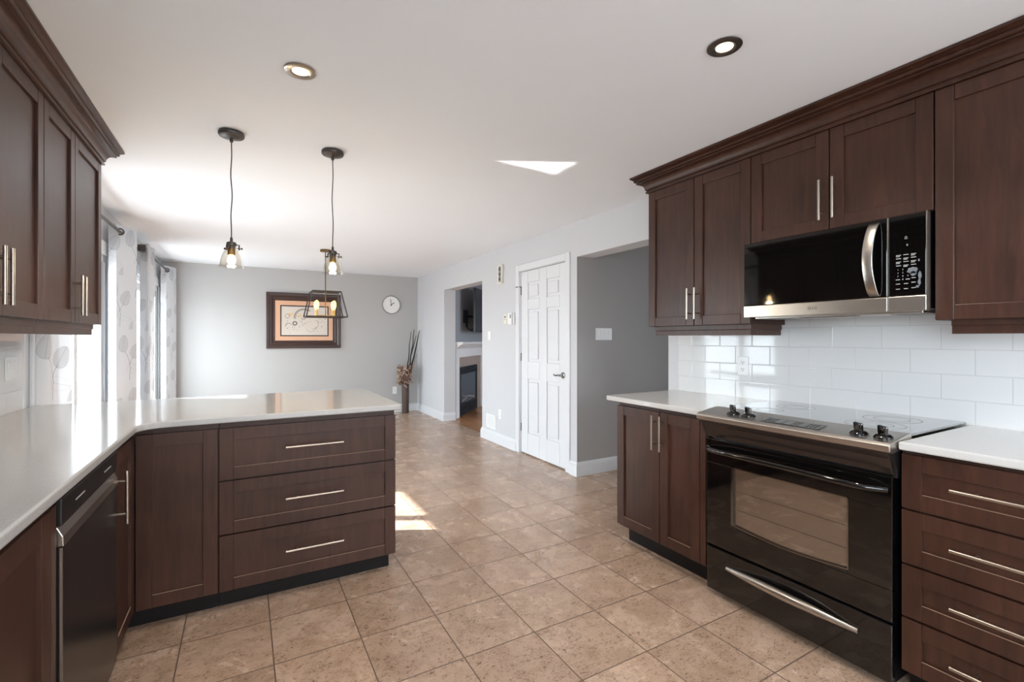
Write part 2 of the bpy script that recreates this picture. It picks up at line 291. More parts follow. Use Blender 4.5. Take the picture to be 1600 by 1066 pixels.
# ------------------------------------------------------------------ mesh helpers
WORLD = {}          # object name -> world origin (all objects unrotated)
class Fr:
    """A local frame: u along a face, v up, w out of the face."""
    def __init__(s, O=(0, 0, 0), U=(1, 0, 0), V=(0, 1, 0), N=(0, 0, 1)): s.O, s.U, s.V, s.N = map(Vector, (O, U, V, N))
    def __call__(s, u, v, w): return s.O + s.U * u + s.V * v + s.N * w
ID = Fr()
class MB:
    def __init__(s, fr=ID): s.bm = bmesh.new(); s.fr = fr; s.uv = None
    def V(s, u, v, w): return s.bm.verts.new(s.fr(u, v, w))
    def box(s, a, b):
        (x0, y0, z0), (x1, y1, z1) = a, b
        vs = [s.V(x, y, z) for x in (x0, x1) for y in (y0, y1) for z in (z0, z1)]
        for q in ((0, 1, 3, 2), (4, 6, 7, 5), (0, 4, 5, 1), (2, 3, 7, 6), (0, 2, 6, 4), (1, 5, 7, 3)): s.bm.faces.new([vs[i] for i in q])
        return s
    def prism(s, pts, w0, w1):
        a = [s.V(x, y, w0) for x, y in pts]; b = [s.V(x, y, w1) for x, y in pts]; k = len(pts)
        s.bm.faces.new(a); s.bm.faces.new(b[::-1])
        for i in range(k): s.bm.faces.new([a[i], b[i], b[(i + 1) % k], a[(i + 1) % k]])
        return s
    def lathe(s, prof, c=(0, 0, 0), axis=2, seg=24, closed=False, cap=True):
        rings = []
        for r, h in prof:
            ring = []
            for i in range(seg):
                t = 2 * math.pi * i / seg; q = [0, 0, 0]; q[axis] = h; q[(axis + 1) % 3] = r * math.cos(t); q[(axis + 2) % 3] = r * math.sin(t)
                ring.append(s.V(c[0] + q[0], c[1] + q[1], c[2] + q[2]))
            rings.append(ring)
        pairs = list(zip(rings, rings[1:])) + ([(rings[-1], rings[0])] if closed else [])
        for a, b in pairs:
            for i in range(seg): s.bm.faces.new([a[i], a[(i + 1) % seg], b[(i + 1) % seg], b[i]])
        if cap and not closed: s.bm.faces.new(rings[0][::-1]); s.bm.faces.new(rings[-1])
        return s
    def tube(s, pts, r, seg=10, cap=True):
        P = [Vector(p) for p in pts]; rs = r if isinstance(r, (list, tuple)) else [r] * len(P); rings = []; prev = None
        for i, p in enumerate(P):
            d = (P[min(i + 1, len(P) - 1)] - P[max(i - 1, 0)]).normalized()
            if prev is None: a = Vector((0, 0, 1)) if abs(d.z) < 0.9 else Vector((1, 0, 0)); x = d.cross(a).normalized()
            else: x = (prev - d * prev.dot(d)).normalized()
            prev = x; y = d.cross(x)
            rings.append([s.V(*(p + (x * math.cos(2 * math.pi * k / seg) + y * math.sin(2 * math.pi * k / seg)) * rs[i])) for k in range(seg)])
        for a, b in zip(rings, rings[1:]):
            for k in range(seg): s.bm.faces.new([a[k], a[(k + 1) % seg], b[(k + 1) % seg], b[k]])
        if cap: s.bm.faces.new(rings[0][::-1]); s.bm.faces.new(rings[-1])
        return s
    def sweep(s, path, prof, close_prof=True):
        """prof (d, z) swept along a plan path [(x,y)...]; d is measured to the left-hand side of travel, mitred."""
        P = [Vector((x, y, 0)) for x, y in path]; rows = []
        for i, p in enumerate(P):
            ns = []
            if i > 0: e = (P[i] - P[i - 1]).normalized(); ns.append(Vector((-e.y, e.x, 0)))
            if i < len(P) - 1: e = (P[i + 1] - P[i]).normalized(); ns.append(Vector((-e.y, e.x, 0)))
            m = ns[0] if len(ns) == 1 else (ns[0] + ns[1]) / (1 + ns[0].dot(ns[1]))
            rows.append([s.V(p.x + m.x * d, p.y + m.y * d, z) for d, z in prof])
        k = len(prof)
        for a, b in zip(rows, rows[1:]):
            for i in range(k if close_prof else k - 1): s.bm.faces.new([a[i], b[i], b[(i + 1) % k], a[(i + 1) % k]])
        s.bm.faces.new(rows[0]); s.bm.faces.new(rows[-1][::-1]); return s
    def text(s, body, size, u, v, w=0.0, align='CENTER'):
        cu = bpy.data.curves.new('t', 'FONT'); cu.body = body; cu.size = size; cu.align_x = align; cu.align_y = 'CENTER'; cu.extrude = 0.0003; cu.resolution_u = 3
        o = bpy.data.objects.new('t', cu); COL.objects.link(o); me = bpy.data.meshes.new_from_object(o)
        idx = [s.V(u + p.co.x, v + p.co.y, w + p.co.z) for p in me.vertices]
        for f in me.polygons:
            try: s.bm.faces.new([idx[i] for i in f.vertices])
            except ValueError: pass
        bpy.data.objects.remove(o); bpy.data.curves.remove(cu); bpy.data.meshes.remove(me); return s
    def build(s, name, mat, parent=None, origin=None, bevel=0.0, smooth=False, seg=2, keep_normals=False):
        bm = s.bm
        if not keep_normals: bmesh.ops.recalc_face_normals(bm, faces=bm.faces)
        base = WORLD[parent.name] if parent else Vector((0, 0, 0))
        if origin is None:
            if parent: origin = base
            else:
                xs = [v.co for v in bm.verts]; origin = Vector([(min(c[i] for c in xs) + max(c[i] for c in xs)) / 2 for i in range(2)] + [min(c.z for c in xs)])
        origin = Vector(origin)
        bmesh.ops.translate(bm, verts=bm.verts, vec=-origin)
        me = bpy.data.meshes.new(name); bm.to_mesh(me); bm.free(); me.materials.append(M[mat] if isinstance(mat, str) else mat)
        o = bpy.data.objects.new(name, me); COL.objects.link(o); o.location = origin - base
        if parent: o.parent = parent
        WORLD[o.name] = origin
        if smooth:
            for p in me.polygons: p.use_smooth = True
            if not bevel: me.set_sharp_from_angle(angle=math.radians(40))
        if bevel:
            b = o.modifiers.new('edge', 'BEVEL'); b.width = bevel; b.segments = seg; b.limit_method = 'ANGLE'; b.angle_limit = math.radians(35)
            b.harden_normals = False
        return o
def tag(o, label=None, cat=None, group=None, kind=None):
    for k, v in (('label', label), ('category', cat), ('group', group), ('kind', kind)):
        if v: o[k] = v
    return o
def thing(name, loc, label, cat, group=None):
    o = bpy.data.objects.new(name, None); COL.objects.link(o); o.location = loc; o.empty_display_size = 0.05
    WORLD[o.name] = Vector(loc); return tag(o, label, cat, group)
def struct(o): o['kind'] = 'structure'; return o
def copy_tree(root, loc, label=None):
    c = root.copy(); COL.objects.link(c); c.location = loc; WORLD[c.name] = Vector(loc)
    if label: c['label'] = label
    for ch in root.children:
        d = ch.copy(); COL.objects.link(d); d.parent = c
        for g in ch.children:
            e = g.copy(); COL.objects.link(e); e.parent = d
    return c
def plate(fr, u0, u1, v0, v1, w0, w1): return MB(fr).box((u0, v0, w0), (u1, v1, w1))
Z3 = (0, 0, 1)
def face_mx(X): return Fr((X, 0, 0), (0, 1, 0), Z3, (-1, 0, 0))     # looks towards -X, u = Y
def face_px(X): return Fr((X, 0, 0), (0, 1, 0), Z3, (1, 0, 0))      # looks towards +X, u = Y
def face_my(Y): return Fr((0, Y, 0), (1, 0, 0), Z3, (0, -1, 0))     # looks towards -Y, u = X

# ------------------------------------------------------------------ the room
struct(MB().box((XL - 0.2, YR, -0.05), (2.815, YB, 0)).build('floor', 'floor_tile', origin=(0, 0, 0)))
struct(MB().box((2.815, 1.0, -0.05), (5.2, 3.56, 0)).build('floor_hall', 'floor_tile', origin=(0, 0, 0)))
struct(MB().box((2.815, 3.56, -0.05), (7.1, 10.0, 0)).build('floor_living', 'oak_floor', origin=(0, 0, 0)))
struct(MB().box((XL - 0.2, YR - 0.2, ZC), (7.1, 10.0, ZC + 0.08)).build('ceiling', 'ceiling', origin=(0, 0, ZC)))
struct(MB().box((XL - 0.2, YB, 0), (XR + 0.19, YB + 0.12, ZC)).build('wall_back', 'wall_shaded', origin=(0, YB, 0)))
# wall with the door and the two openings, in the plane X = XR
def wall_boxes(mb, x0, x1, spans):
    for y0, y1, z0, z1 in spans: mb.box((x0, y0, z0), (x1, y1, z1))
    return mb
wr = wall_boxes(MB(), XR, XR + 0.19, [(YR, 2.444, 0, ZC), (2.444, 3.545, 2.07, ZC), (3.545, 3.72, 0, ZC), (3.72, 4.60, 2.055, ZC), (4.60, 5.575, 0, ZC), (5.575, 6.935, 2.06, ZC), (6.935, YB, 0, ZC)])
struct(wr.build('wall_right', 'wall', origin=(XR, 0, 0)))
# left wall with patio door and window
(a0, a1, az0, az1), (b0, b1, bz0, bz1) = WIN_A, WIN_B
wl = wall_boxes(MB(), XL - 0.14, XL, [(YR, WIN_D[0], 0, ZC), (WIN_D[0], WIN_D[1], 0, WIN_D[2]), (WIN_D[0], WIN_D[1], WIN_D[3], ZC), (WIN_D[1], a0, 0, ZC), (a0, a1, az1, ZC), (a1, b0, 0, ZC), (b0, b1, 0, bz0), (b0, b1, bz1, ZC), (b1, YB, 0, ZC)])
struct(wl.build('wall_left', 'wall', origin=(XL, 0, 0)))
cx0, cx1, cz0, cz1 = WIN_C
wq = MB()
for x0, x1, z0, z1 in ((XL - 0.2, cx0, 0, ZC), (cx1, XR + 0.19, 0, ZC), (cx0, cx1, 0, cz0), (cx0, cx1, cz1, ZC)): wq.box((x0, YR - 0.14, z0), (x1, YR, z1))
struct(wq.build('wall_rear', 'wall', origin=(0, YR, 0)))
# hall behind the right wall
struct(MB().box((XR + 0.001, 3.543, 0), (7.1, 3.665, 2.0699)).box((XR + 0.19, 3.543, 2.0699), (7.1, 3.665, ZC)).build('wall_hall', 'wall_dim', origin=(XR, 3.545, 0)))
struct(MB().box((5.2, 1.0, 0), (5.3, 1.5, ZC)).box((5.2, 2.0, 0), (5.3, 3.545, ZC)).box((5.2, 1.5, 0), (5.3, 2.0, 0.9)).box((5.2, 1.5, 2.0), (5.3, 2.0, ZC)).build('wall_hall_end', 'wall_dim', origin=(5.2, 1, 0)))  # end wall with an opening added to let light into the hall
struct(MB().box((XR + 0.19, 0.9, 0), (5.3, 1.0, ZC)).build('wall_hall_near', 'wall_dim', origin=(3, 1, 0)))
# living room shell
lv = MB()
for y0, y1, z0, z1 in ((3.665, 4.15, 0, ZC), (5.85, 10.0, 0, ZC), (4.15, 5.85, 0, 0.8), (4.15, 5.85, 2.0, ZC)): lv.box((7.0, y0, z0), (7.1, y1, z1))
struct(lv.build('wall_living', 'wall_blue', origin=(7, 5, 0)))
struct(MB().box((XR + 0.19, 9.9, 0), (7.0, 10.0, ZC)).build('wall_living_back', 'wall_blue', origin=(5, 9.9, 0)))

# windows
def window(name, y0, y1, z0, z1, splits, fw=0.06, sash=0.085):
    fr = face_px(XL - 0.10); r = MB(fr)
    for q in ((y0, y0 + fw, z0, z1), (y1 - fw, y1, z0, z1), (y0 + fw, y1 - fw, z0, z0 + fw), (y0 + fw, y1 - fw, z1 - fw, z1)): r.box((q[0], q[2], 0), (q[1], q[3], 0.10))
    f = struct(r.build(name, 'white_trim', origin=(XL, (y0 + y1) / 2, z0), bevel=0.003))
    ys = [y0 + fw] + splits + [y1 - fw]
    for i, (p, q) in enumerate(zip(ys, ys[1:])):
        d = 0.02 + 0.035 * (i % 2); s_ = MB(fr)
        if i: p -= sash / 2
        if i < len(ys) - 2: q += sash / 2
        for k in ((p, p + sash, z0 + fw, z1 - fw), (q - sash, q, z0 + fw, z1 - fw), (p + sash, q - sash, z0 + fw, z0 + fw + sash), (p + sash, q - sash, z1 - fw - sash, z1 - fw)): s_.box((k[0], k[2], d), (k[1], k[3], d + 0.035))
        so = s_.build('sash', 'white_trim', f, bevel=0.003)
        MB(fr).box((p + sash, z0 + fw + sash, d + 0.015), (q - sash, z1 - fw - sash, d + 0.019)).build('pane', 'window_glass', so)
    t = MB(face_px(XL)); c = 0.11
    for q in ((y0 - c, y0, z0, z1 + c), (y1, y1 + c, z0, z1 + c), (y0, y1, z1, z1 + c)): t.box((q[0], q[2], 0), (q[1], q[3], 0.018))
    t.build('casing', 'white_trim', f, bevel=0.004)
    return f
window('window_1', *WIN_A, [4.42])
window('window_2', *WIN_B, [7.125])
window('added_window_4', *WIN_D, [-1.22], 0.05, 0.05)
q = MB(face_my(YR - 0.04))
for x0, x1, z0, z1 in ((cx0, cx0 + 0.06, cz0, cz1), (cx1 - 0.06, cx1, cz0, cz1), (cx0 + 0.06, cx1 - 0.06, cz0, cz0 + 0.06), (cx0 + 0.06, cx1 - 0.06, cz1 - 0.06, cz1), (1.71, 1.79, cz0 + 0.06, cz1 - 0.06)): q.box((x0, z0, 0), (x1, z1, 0.08))
struct(q.build('added_window_3', 'white_trim', origin=(0.7, YR, cz0)))

# baseboards
BB = [(0, 0), (0.018, 0), (0.018, 0.098), (0.013, 0.104), (0.013, 0.112), (0.010, 0.118), (0.006, 0.132), (0, 0.132)]
def baseboard(name, path): struct(MB().sweep(path, BB).build(name, 'white_trim', smooth=False))
baseboard('baseboard_back', [(XR - 0.018, YB), (XL, YB)])
baseboard('baseboard_right_far', [(XR + 0.19, 6.935), (XR, 6.935), (XR, YB)])
baseboard('baseboard_right_mid', [(XR, 4.672), (XR, 5.575), (XR + 0.13, 5.575)])
baseboard('baseboard_hall', [(5.19, 3.543), (XR, 3.543), (XR, 3.648)])
baseboard('baseboard_left', [(XL, YB - 0.02), (XL, b1 - 1.7)])

# interior six panel door
DX = XR + 0.018
fr = face_mx(DX); d0, d1, dz = 3.722, 4.598, 2.053
dm = MB(fr); dm.box((d0, 0.012, -0.035), (d1, dz, -0.013))
cols = [(3.85, 4.085), (4.225, 4.46)]; rows = [(0.25, 0.85), (1.045, 1.62), (1.735, 1.92)]
us = [d0, cols[0][0], cols[0][1], cols[1][0], cols[1][1], d1]
for a, b in ((us[0], us[1]), (us[2], us[3]), (us[4], us[5])): dm.box((a, 0.012, -0.013), (b, dz, 0))
zz = [0.012, rows[0][0], rows[0][1], rows[1][0], rows[1][1], rows[2][0], rows[2][1], dz]
for a, b in ((zz[0], zz[1]), (zz[2], zz[3]), (zz[4], zz[5]), (zz[6], zz[7])):
    for c0, c1 in cols: dm.box((c0, a, -0.013), (c1, b, 0))
for c0, c1 in cols:
    for r0, r1 in rows: dm.box((c0 + 0.030, r0 + 0.030, -0.013), (c1 - 0.030, r1 - 0.030, -0.002))
door = struct(dm.build('door_1', 'white_trim', origin=(DX, 4.16, 0), bevel=0.006))
t = MB(face_mx(XR)); cs = 0.072
for y0, y1, z0, z1 in ((d0 - 0.006 - cs, d0 - 0.006, 0, dz + 0.008 + cs), (d1 + 0.006, d1 + 0.006 + cs, 0, dz + 0.008 + cs), (d0 - 0.006, d1 + 0.006, dz + 0.008, dz + 0.008 + cs)):
    t.box((y0, z0, 0), (y1, z1, 0.014))
    t.box((y0 + 0.0, z0, 0.014), (y1 - (0.035 if y0 > d0 and y0 > 4 else 0), z1, 0.019)) if False else None
struct(t.build('trim_1', 'white_trim', bevel=0.006))
t = MB(face_mx(XR))
for y0, y1, z0, z1 in ((d0 - 0.006, d0, 0, dz + 0.005), (d1, d1 + 0.006, 0, dz + 0.005)): t.box((y0, z0, -0.12), (y1, z1, 0.001))
struct(t.build('trim_2', 'white_trim'))
for z in (0.295, 1.089, 1.838): MB(fr).box((d1 - 0.004, z - 0.045, -0.002), (d1 + 0.006, z + 0.045, 0.008)).build('hinge', 'grey_plastic' if False else 'bronze_trim', door)
hs = MB(fr).tube([fr.O * 0 + Vector(p) for p in ()], 0.01) if False else MB(fr)
hs.lathe([(0.0, 0.001), (0.031, 0.001), (0.031, 0.007), (0.024, 0.012), (0.012, 0.014), (0.011, 0.045), (0.0, 0.046)], (3.785, 0.935, 0), 2, 20, cap=False)
hs.tube([(3.785, 0.935, 0.042), (3.81, 0.937, 0.045), (3.84, 0.931, 0.045), (3.87, 0.930, 0.044), (3.895, 0.938, 0.042)], [0.010, 0.0095, 0.008, 0.0075, 0.006])
hs.build('handle', 'chrome', door, smooth=True)
MB(fr).tube([(d1 - 0.01, 1.885, 0.002), (d1 + 0.02, 1.885, 0.035), (d1 + 0.05, 1.885, 0.045)], 0.005).build('door_stop', 'bronze_trim', door, smooth=True)

# ------------------------------------------------------------------ tiled splashbacks
t = MB().box((XR - 0.009, 0.155, 0.90), (XR, 2.345, 1.50)); struct(t.build('wall_tiles_right', 'subway_tile', origin=(XR, 0, 0.9)))
t = MB().box((XL, -0.15, 0.90), (XL + 0.009, 3.44, 1.50)); struct(t.build('wall_tiles_left', 'subway_tile', origin=(XL, 0, 0.9)))
struct(MB().box((XL, 3.44, 0.90), (XL + 0.012, 3.475, 1.60)).build('trim_3', 'white_trim', bevel=0.004))

# ------------------------------------------------------------------ kitchen units
ST = 0.058
def shaker(fr, u0, u1, v0, v1, t=0.020, st=ST, worn_highlight=False):
    m = MB(fr); g = 0.0015; u0 += g; u1 -= g; v0 += g; v1 -= g
    m.box((u0, v0, -t), (u0 + st, v1, 0)); m.box((u1 - st, v0, -t), (u1, v1, 0))
    m.box((u0 + st + .0008, v0, -t), (u1 - st - .0008, v0 + st, -0.0005)); m.box((u0 + st + .0008, v1 - st, -t), (u1 - st - .0008, v1, -0.0005))
    m.box((u0 + st - 0.004, v0 + st - 0.004, -t + 0.002), (u1 - st + 0.004, v1 - st + 0.004, -0.011))
    if worn_highlight:  # thin pale strip stands in for the highlight along the bottom ledge
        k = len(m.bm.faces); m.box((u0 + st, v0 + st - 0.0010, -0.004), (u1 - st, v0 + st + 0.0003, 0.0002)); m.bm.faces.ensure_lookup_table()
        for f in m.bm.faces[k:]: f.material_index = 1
    return m
def bar_handle(fr, u, v, length, vertical, parent, off=0.034, r=0.006):
    m = MB(fr); h = length / 2; p = h * 0.62
    if vertical:
        m.tube([(u, v - h, off), (u, v + h, off)], r, 12)
        for s_ in (-p, p): m.tube([(u, v + s_, -0.001), (u, v + s_, off)], r * 0.75, 8)
    else:
        m.tube([(u - h, v, off), (u + h, v, off)], r, 12)
        for s_ in (-p, p): m.tube([(u + s_, v, -0.001), (u + s_, v, off)], r * 0.75, 8)
    return m.build('handle', 'nickel', parent, smooth=True)
def fdoor(root, fr, u0, u1, v0, v1, handle=None, name='door', st=ST):
    d = shaker(fr, u0, u1, v0, v1, st=st, worn_highlight=v0 < 1).build(name, 'wood', root, bevel=0.0024, seg=2)
    if v0 < 1: d.data.materials.append(M['wood_worn_highlight'])
    if handle: bar_handle(fr, *handle, parent=d)
    return d

# ---- right run
XB = 2.075; B = face_mx(XB)
# base cabinet left of the range
c = thing('base_cabinet', (2.40, 1.94, 0), 'dark brown two-door base cabinet between the hall opening and the range', 'cabinet')
MB().box((XB + 0.021, 1.625, 0.105), (2.70, 2.285, 0.897)).build('carcass', 'wood_side', c, bevel=0.001)
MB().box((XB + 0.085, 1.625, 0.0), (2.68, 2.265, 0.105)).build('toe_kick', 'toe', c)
fdoor(c, B, 1.932, 2.285, 0.118, 0.875, (1.932 + 0.028, 0.755, 0.20, True))
fdoor(c, B, 1.655, 1.930, 0.118, 0.875, (1.930 - 0.028, 0.755, 0.20, True))
MB(B).box((1.620, 0.118, -0.02), (1.653, 0.875, -0.001)).build('filler_strip', 'wood', c, bevel=0.001)
# drawer base right of the range
c = thing('drawer_cabinet', (2.40, 0.48, 0), 'dark brown four-drawer base cabinet to the right of the range', 'cabinet')
MB().box((XB + 0.021, 0.17, 0.105), (2.70, 0.788, 0.897)).build('carcass', 'wood_side', c, bevel=0.001)
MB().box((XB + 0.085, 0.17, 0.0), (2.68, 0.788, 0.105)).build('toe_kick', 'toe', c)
for v0, v1 in ((0.687, 0.883), (0.488, 0.682), (0.296, 0.483), (0.098, 0.291)):
    fdoor(c, B, 0.175, 0.785, v0, v1, (0.48, (v0 + v1) / 2 + 0.006, 0.32, False), 'drawer')
# worktops
def slab(name, pts, z0, z1, mat, label):
    o = MB().prism(pts, z0, z1).build(name, mat, bevel=0.007, seg=3); return tag(o, label, 'countertop')
slab('countertop', [(2.045, 1.6155), (XR - 0.010, 1.6155), (XR - 0.010, 2.365), (2.065, 2.365), (2.049, 2.359), (2.045, 2.345)], 0.899, 0.929, 'quartz_white', 'white quartz worktop on the two-door base cabinet left of the range')
slab('countertop', [(2.045, 0.155), (XR - 0.010, 0.155), (XR - 0.010, 0.783), (2.045, 0.783)], 0.899, 0.929, 'quartz_white', 'white quartz worktop on the four-drawer cabinet right of the range')

# slide-in range
RY0, RY1 = 0.805, 1.598
r = thing('range', (2.40, 1.20, 0), 'black slide-in electric range with dark steel knob panel and glass cooktop', 'range')
MB().box((2.085, RY0 + 0.006, 0.02), (2.695, RY1 - 0.006, 0.912)).build('body', 'black_plastic', r, bevel=0.003)
MB().box((2.165, 0.790, 0.930), (2.700, 1.612, 0.941)).build('cooktop', 'cooktop_glass', r, bevel=0.003)
RF = face_mx(2.058)
# sloping knob panel: section in (x,z) extruded along y
PX = Fr((0, 0, 0), (1, 0, 0), Z3, (0, 1, 0))
MB(PX).prism([(2.164, 0.945), (2.172, 0.937), (2.172, 0.90), (2.02, 0.884), (1.998, 0.892), (1.994, 0.915), (2.006, 0.924), (2.150, 0.945)], 0.788, 1.614).build('control_panel', 'dark_stainless', r, bevel=0.004, seg=3)
MB(PX).prism([(2.014, 0.886), (2.10, 0.90), (2.10, 0.800), (2.060, 0.800), (2.046, 0.825), (2.030, 0.862)], 0.802, 1.600).build('front_fascia', 'fascia', r, bevel=0.003)
for y in (0.798, 1.602):
    MB(PX).prism([(2.016, 0.887), (2.12, 0.895), (2.12, 0.79), (2.062, 0.79), (2.056, 0.83)], y - 0.006, y + 0.006).build('side_bracket', 'black_plastic', r, bevel=0.002)
# panel plane: from (2.006,0.924) to (2.150,0.945)
e = Vector((0.144, 0, 0.021)).normalized(); nn = Vector((-e.z, 0, e.x))
KP = Fr((2.006, 0, 0.924), (0, 1, 0), e, nn)
for y in (1.452, 1.372, 0.915, 0.835):
    k = MB(KP).lathe([(0.0, 0.0), (0.031, 0.0), (0.031, 0.004), (0.025, 0.010), (0.021, 0.012), (0.0, 0.012)], (y, 0.058, 0.001), 2, 24, cap=False)
    g = MB(KP).prism([(-0.022, 0), (0.022, 0), (0.019, 0.0), (0.019, 0.0)], 0, 0) if False else None
    k = k.build('knob', 'black_gloss', r, smooth=True)
    gr = MB(Fr(KP(y, 0.058, 0.010), (0, 1, 0), e, nn))
    ca, sa = math.cos(0.5), math.sin(0.5)
    gr.fr = Fr(KP(y, 0.058, 0.010), KP.U * ca + KP.V * sa, KP.V * ca - KP.U * sa, nn)
    gr.prism([(-0.019, -0.008), (0.019, -0.008), (0.019, 0.008), (-0.019, 0.008)], 0, 0.034).build('grip', 'black_gloss', k, bevel=0.005, seg=3)
dp = MB(KP).box((1.045, 0.022, 0.0008), (1.292, 0.092, 0.002)).build('display_panel', 'black_gloss', r, bevel=0.001)
for (u0, u1) in ((1.232, 1.282), (1.190, 1.215), (1.130, 1.165), (1.060, 1.105)):
    bt = MB(KP)
    for j in range(3):
        for q in range(3 if u1 - u0 > 0.03 else 2):
            du = (u1 - u0) / 3; bt.box((u0 + q * du + 0.002, 0.032 + j * 0.018, 0.002), (u0 + (q + 1) * du - 0.003, 0.042 + j * 0.018, 0.0026))
    bt.build('touch_key', 'bronze_trim', dp)
for (x, y, R) in ((2.50, 1.40, 0.090), (2.50, 0.98, 0.105), (2.285, 1.42, 0.075), (2.285, 0.955, 0.105)):
    m = MB(); 
    for rr in (R, R * 0.62): m.lathe([(rr, 0.9411), (rr, 0.9415), (rr - 0.003, 0.9415), (rr - 0.003, 0.9411)], (x, y, 0), 2, 40, closed=True)
    m.build('burner_ring', 'grey_plastic', r)
# oven door built round its window, bowed lower window edge
od = MB(RF); wy0, wy1, wz0, wz1 = 0.952, 1.448, 0.395, 0.672
od.box((RY0, 0.258, -0.026), (RY1, wz0 - 0.02, 0)); od.box((RY0, wz1, -0.026), (RY1, 0.792, 0)); od.box((RY0, wz0 - 0.02, -0.026), (wy0, wz1, 0)); od.box((wy1, wz0 - 0.02, -0.026), (RY1, wz1, 0))
K = 14; arc = [(wy0 + (wy1 - wy0) * i / K, wz0 - 0.017 * math.sin(math.pi * i / K)) for i in range(K + 1)]
od.prism([(wy0, wz0 - 0.02)] + arc + [(wy1, wz0 - 0.02)], -0.02, 0)
odo = od.build('oven_door', 'black_gloss', r, bevel=0.002)
MB(RF).box((wy0 - 0.002, wz0 - 0.022, -0.02), (wy1 + 0.002, wz1 + 0.002, -0.010)).build('window_pane', 'oven_pane', odo)
rk = MB(RF)
for z in (0.47, 0.56): rk.tube([(wy0 + 0.01, z, -0.0095), (wy1 - 0.01, z, -0.0095)], 0.0012, 6)
rk.build('rack', 'bronze_trim', odo)
m = MB(RF)
m.box((wy0 - 0.004, wz0 - 0.004, 0.0), (wy0, wz1 + 0.004, 0.002)); m.box((wy1, wz0 - 0.004, 0.0), (wy1 + 0.012, wz1 + 0.004, 0.002))
m.box((wy0 - 0.004, wz1, 0.0), (wy1 + 0.012, wz1 + 0.004, 0.002)); m.prism([(u, v - 0.004) for u, v in arc] + [(u, v) for u, v in arc[::-1]], 0, 0.002)
m.build('window_border', 'chrome', odo)
m = MB(RF); ys = [RY0 + 0.012 + (RY1 - RY0 - 0.024) * i / 16 for i in range(17)]
m.tube([(y, 0.745 + 0.004 * math.sin(math.pi * i / 16), 0.012 + 0.045 * min(1, 4 * math.sin(math.pi * i / 16))) for i, y in enumerate(ys)], 0.0125, 12)
m.build('handle', 'black_gloss', odo, smooth=True)
dr = MB(RF).box((RY0, 0.03, -0.026), (RY1, 0.247, 0)).build('warming_drawer', 'black_gloss', r, bevel=0.004)
m = MB(RF); ys = [0.915 + 0.565 * i / 16 for i in range(17)]
m.tube([(y, 0.172 + 0.014 * math.sin(math.pi * i / 16), 0.004 + 0.03 * math.sin(math.pi * i / 16)) for i, y in enumerate(ys)], [0.010 + 0.011 * math.sin(math.pi * i / 16) for i in range(17)], 12)
m.build('handle', 'stainless', dr, smooth=True)
for z, d in ((0.7935, 0.0), ): pass

# ---- right upper run
XU = 2.385; U = face_mx(XU)
def valance(fr, root, pts):
    """stepped light valance along a plan path"""
    m = MB().sweep(pts, [(0.0, 1.378), (0.0, 1.318), (-0.018, 1.318), (-0.018, 1.378)])
    m2 = MB().sweep(pts, [(0.006, 1.378), (0.006, 1.352), (0.001, 1.348), (0.0005, 1.378)])
    o = m.build('light_valance', 'wood', root); m2.build('bead', 'wood', o); return o
c = thing('wall_cabinet', (2.55, 1.945, 1.318), 'dark brown double-door wall cabinet above the left worktop, left of the microwave', 'cabinet', 'right wall cabinets')
MB().box((XU + 0.021, 1.578, 1.378), (XR - 0.002, 2.317, 2.392)).build('carcass', 'wood_side', c, bevel=0.001)
fdoor(c, U, 1.945, 2.317, 1.378, 2.285, (1.945 + 0.026, 1.512, 0.19, True))
fdoor(c, U, 1.575, 1.943, 1.378, 2.285, (1.943 - 0.026, 1.512, 0.19, True))
MB(U).box((1.572, 2.287, -0.02), (2.317, 2.392, -0.002)).build('top_rail', 'wood', c)
valance(U, c, [(XR - 0.012, 1.60), (2.425, 1.60), (2.425, 2.285)])
c = thing('wall_cabinet', (2.55, 1.18, 1.80), 'short dark brown double-door wall cabinet directly above the microwave', 'cabinet', 'right wall cabinets')
MB().box((XU + 0.021, 0.797, 1.812), (XR - 0.002, 1.575, 2.392)).build('carcass', 'wood_side', c, bevel=0.001)
fdoor(c, U, 1.182, 1.573, 1.812, 2.285, (1.182 + 0.028, 1.952, 0.19, True))
fdoor(c, U, 0.795, 1.180, 1.812, 2.285, (1.180 - 0.028, 1.952, 0.19, True))
MB(U).box((0.795, 2.287, -0.02), (1.572, 2.392, -0.002)).build('top_rail', 'wood', c)
c = thing('wall_cabinet', (2.55, 0.45, 1.318), 'tall dark brown single-door wall cabinet to the right of the microwave', 'cabinet', 'right wall cabinets')
MB().box((XU + 0.021, 0.305, 1.372), (XR - 0.002, 0.794, 2.392)).build('carcass', 'wood_side', c, bevel=0.001)
fdoor(c, U, 0.30, 0.793, 1.372, 2.285)
MB(U).box((0.30, 2.287, -0.02), (0.793, 2.392, -0.002)).build('top_rail', 'wood', c)
valance(U, c, [(2.425, 0.31), (2.425, 0.748), (XR - 0.012, 0.748)][::1] if False else [(2.425, 0.31), (2.425, 0.752)])
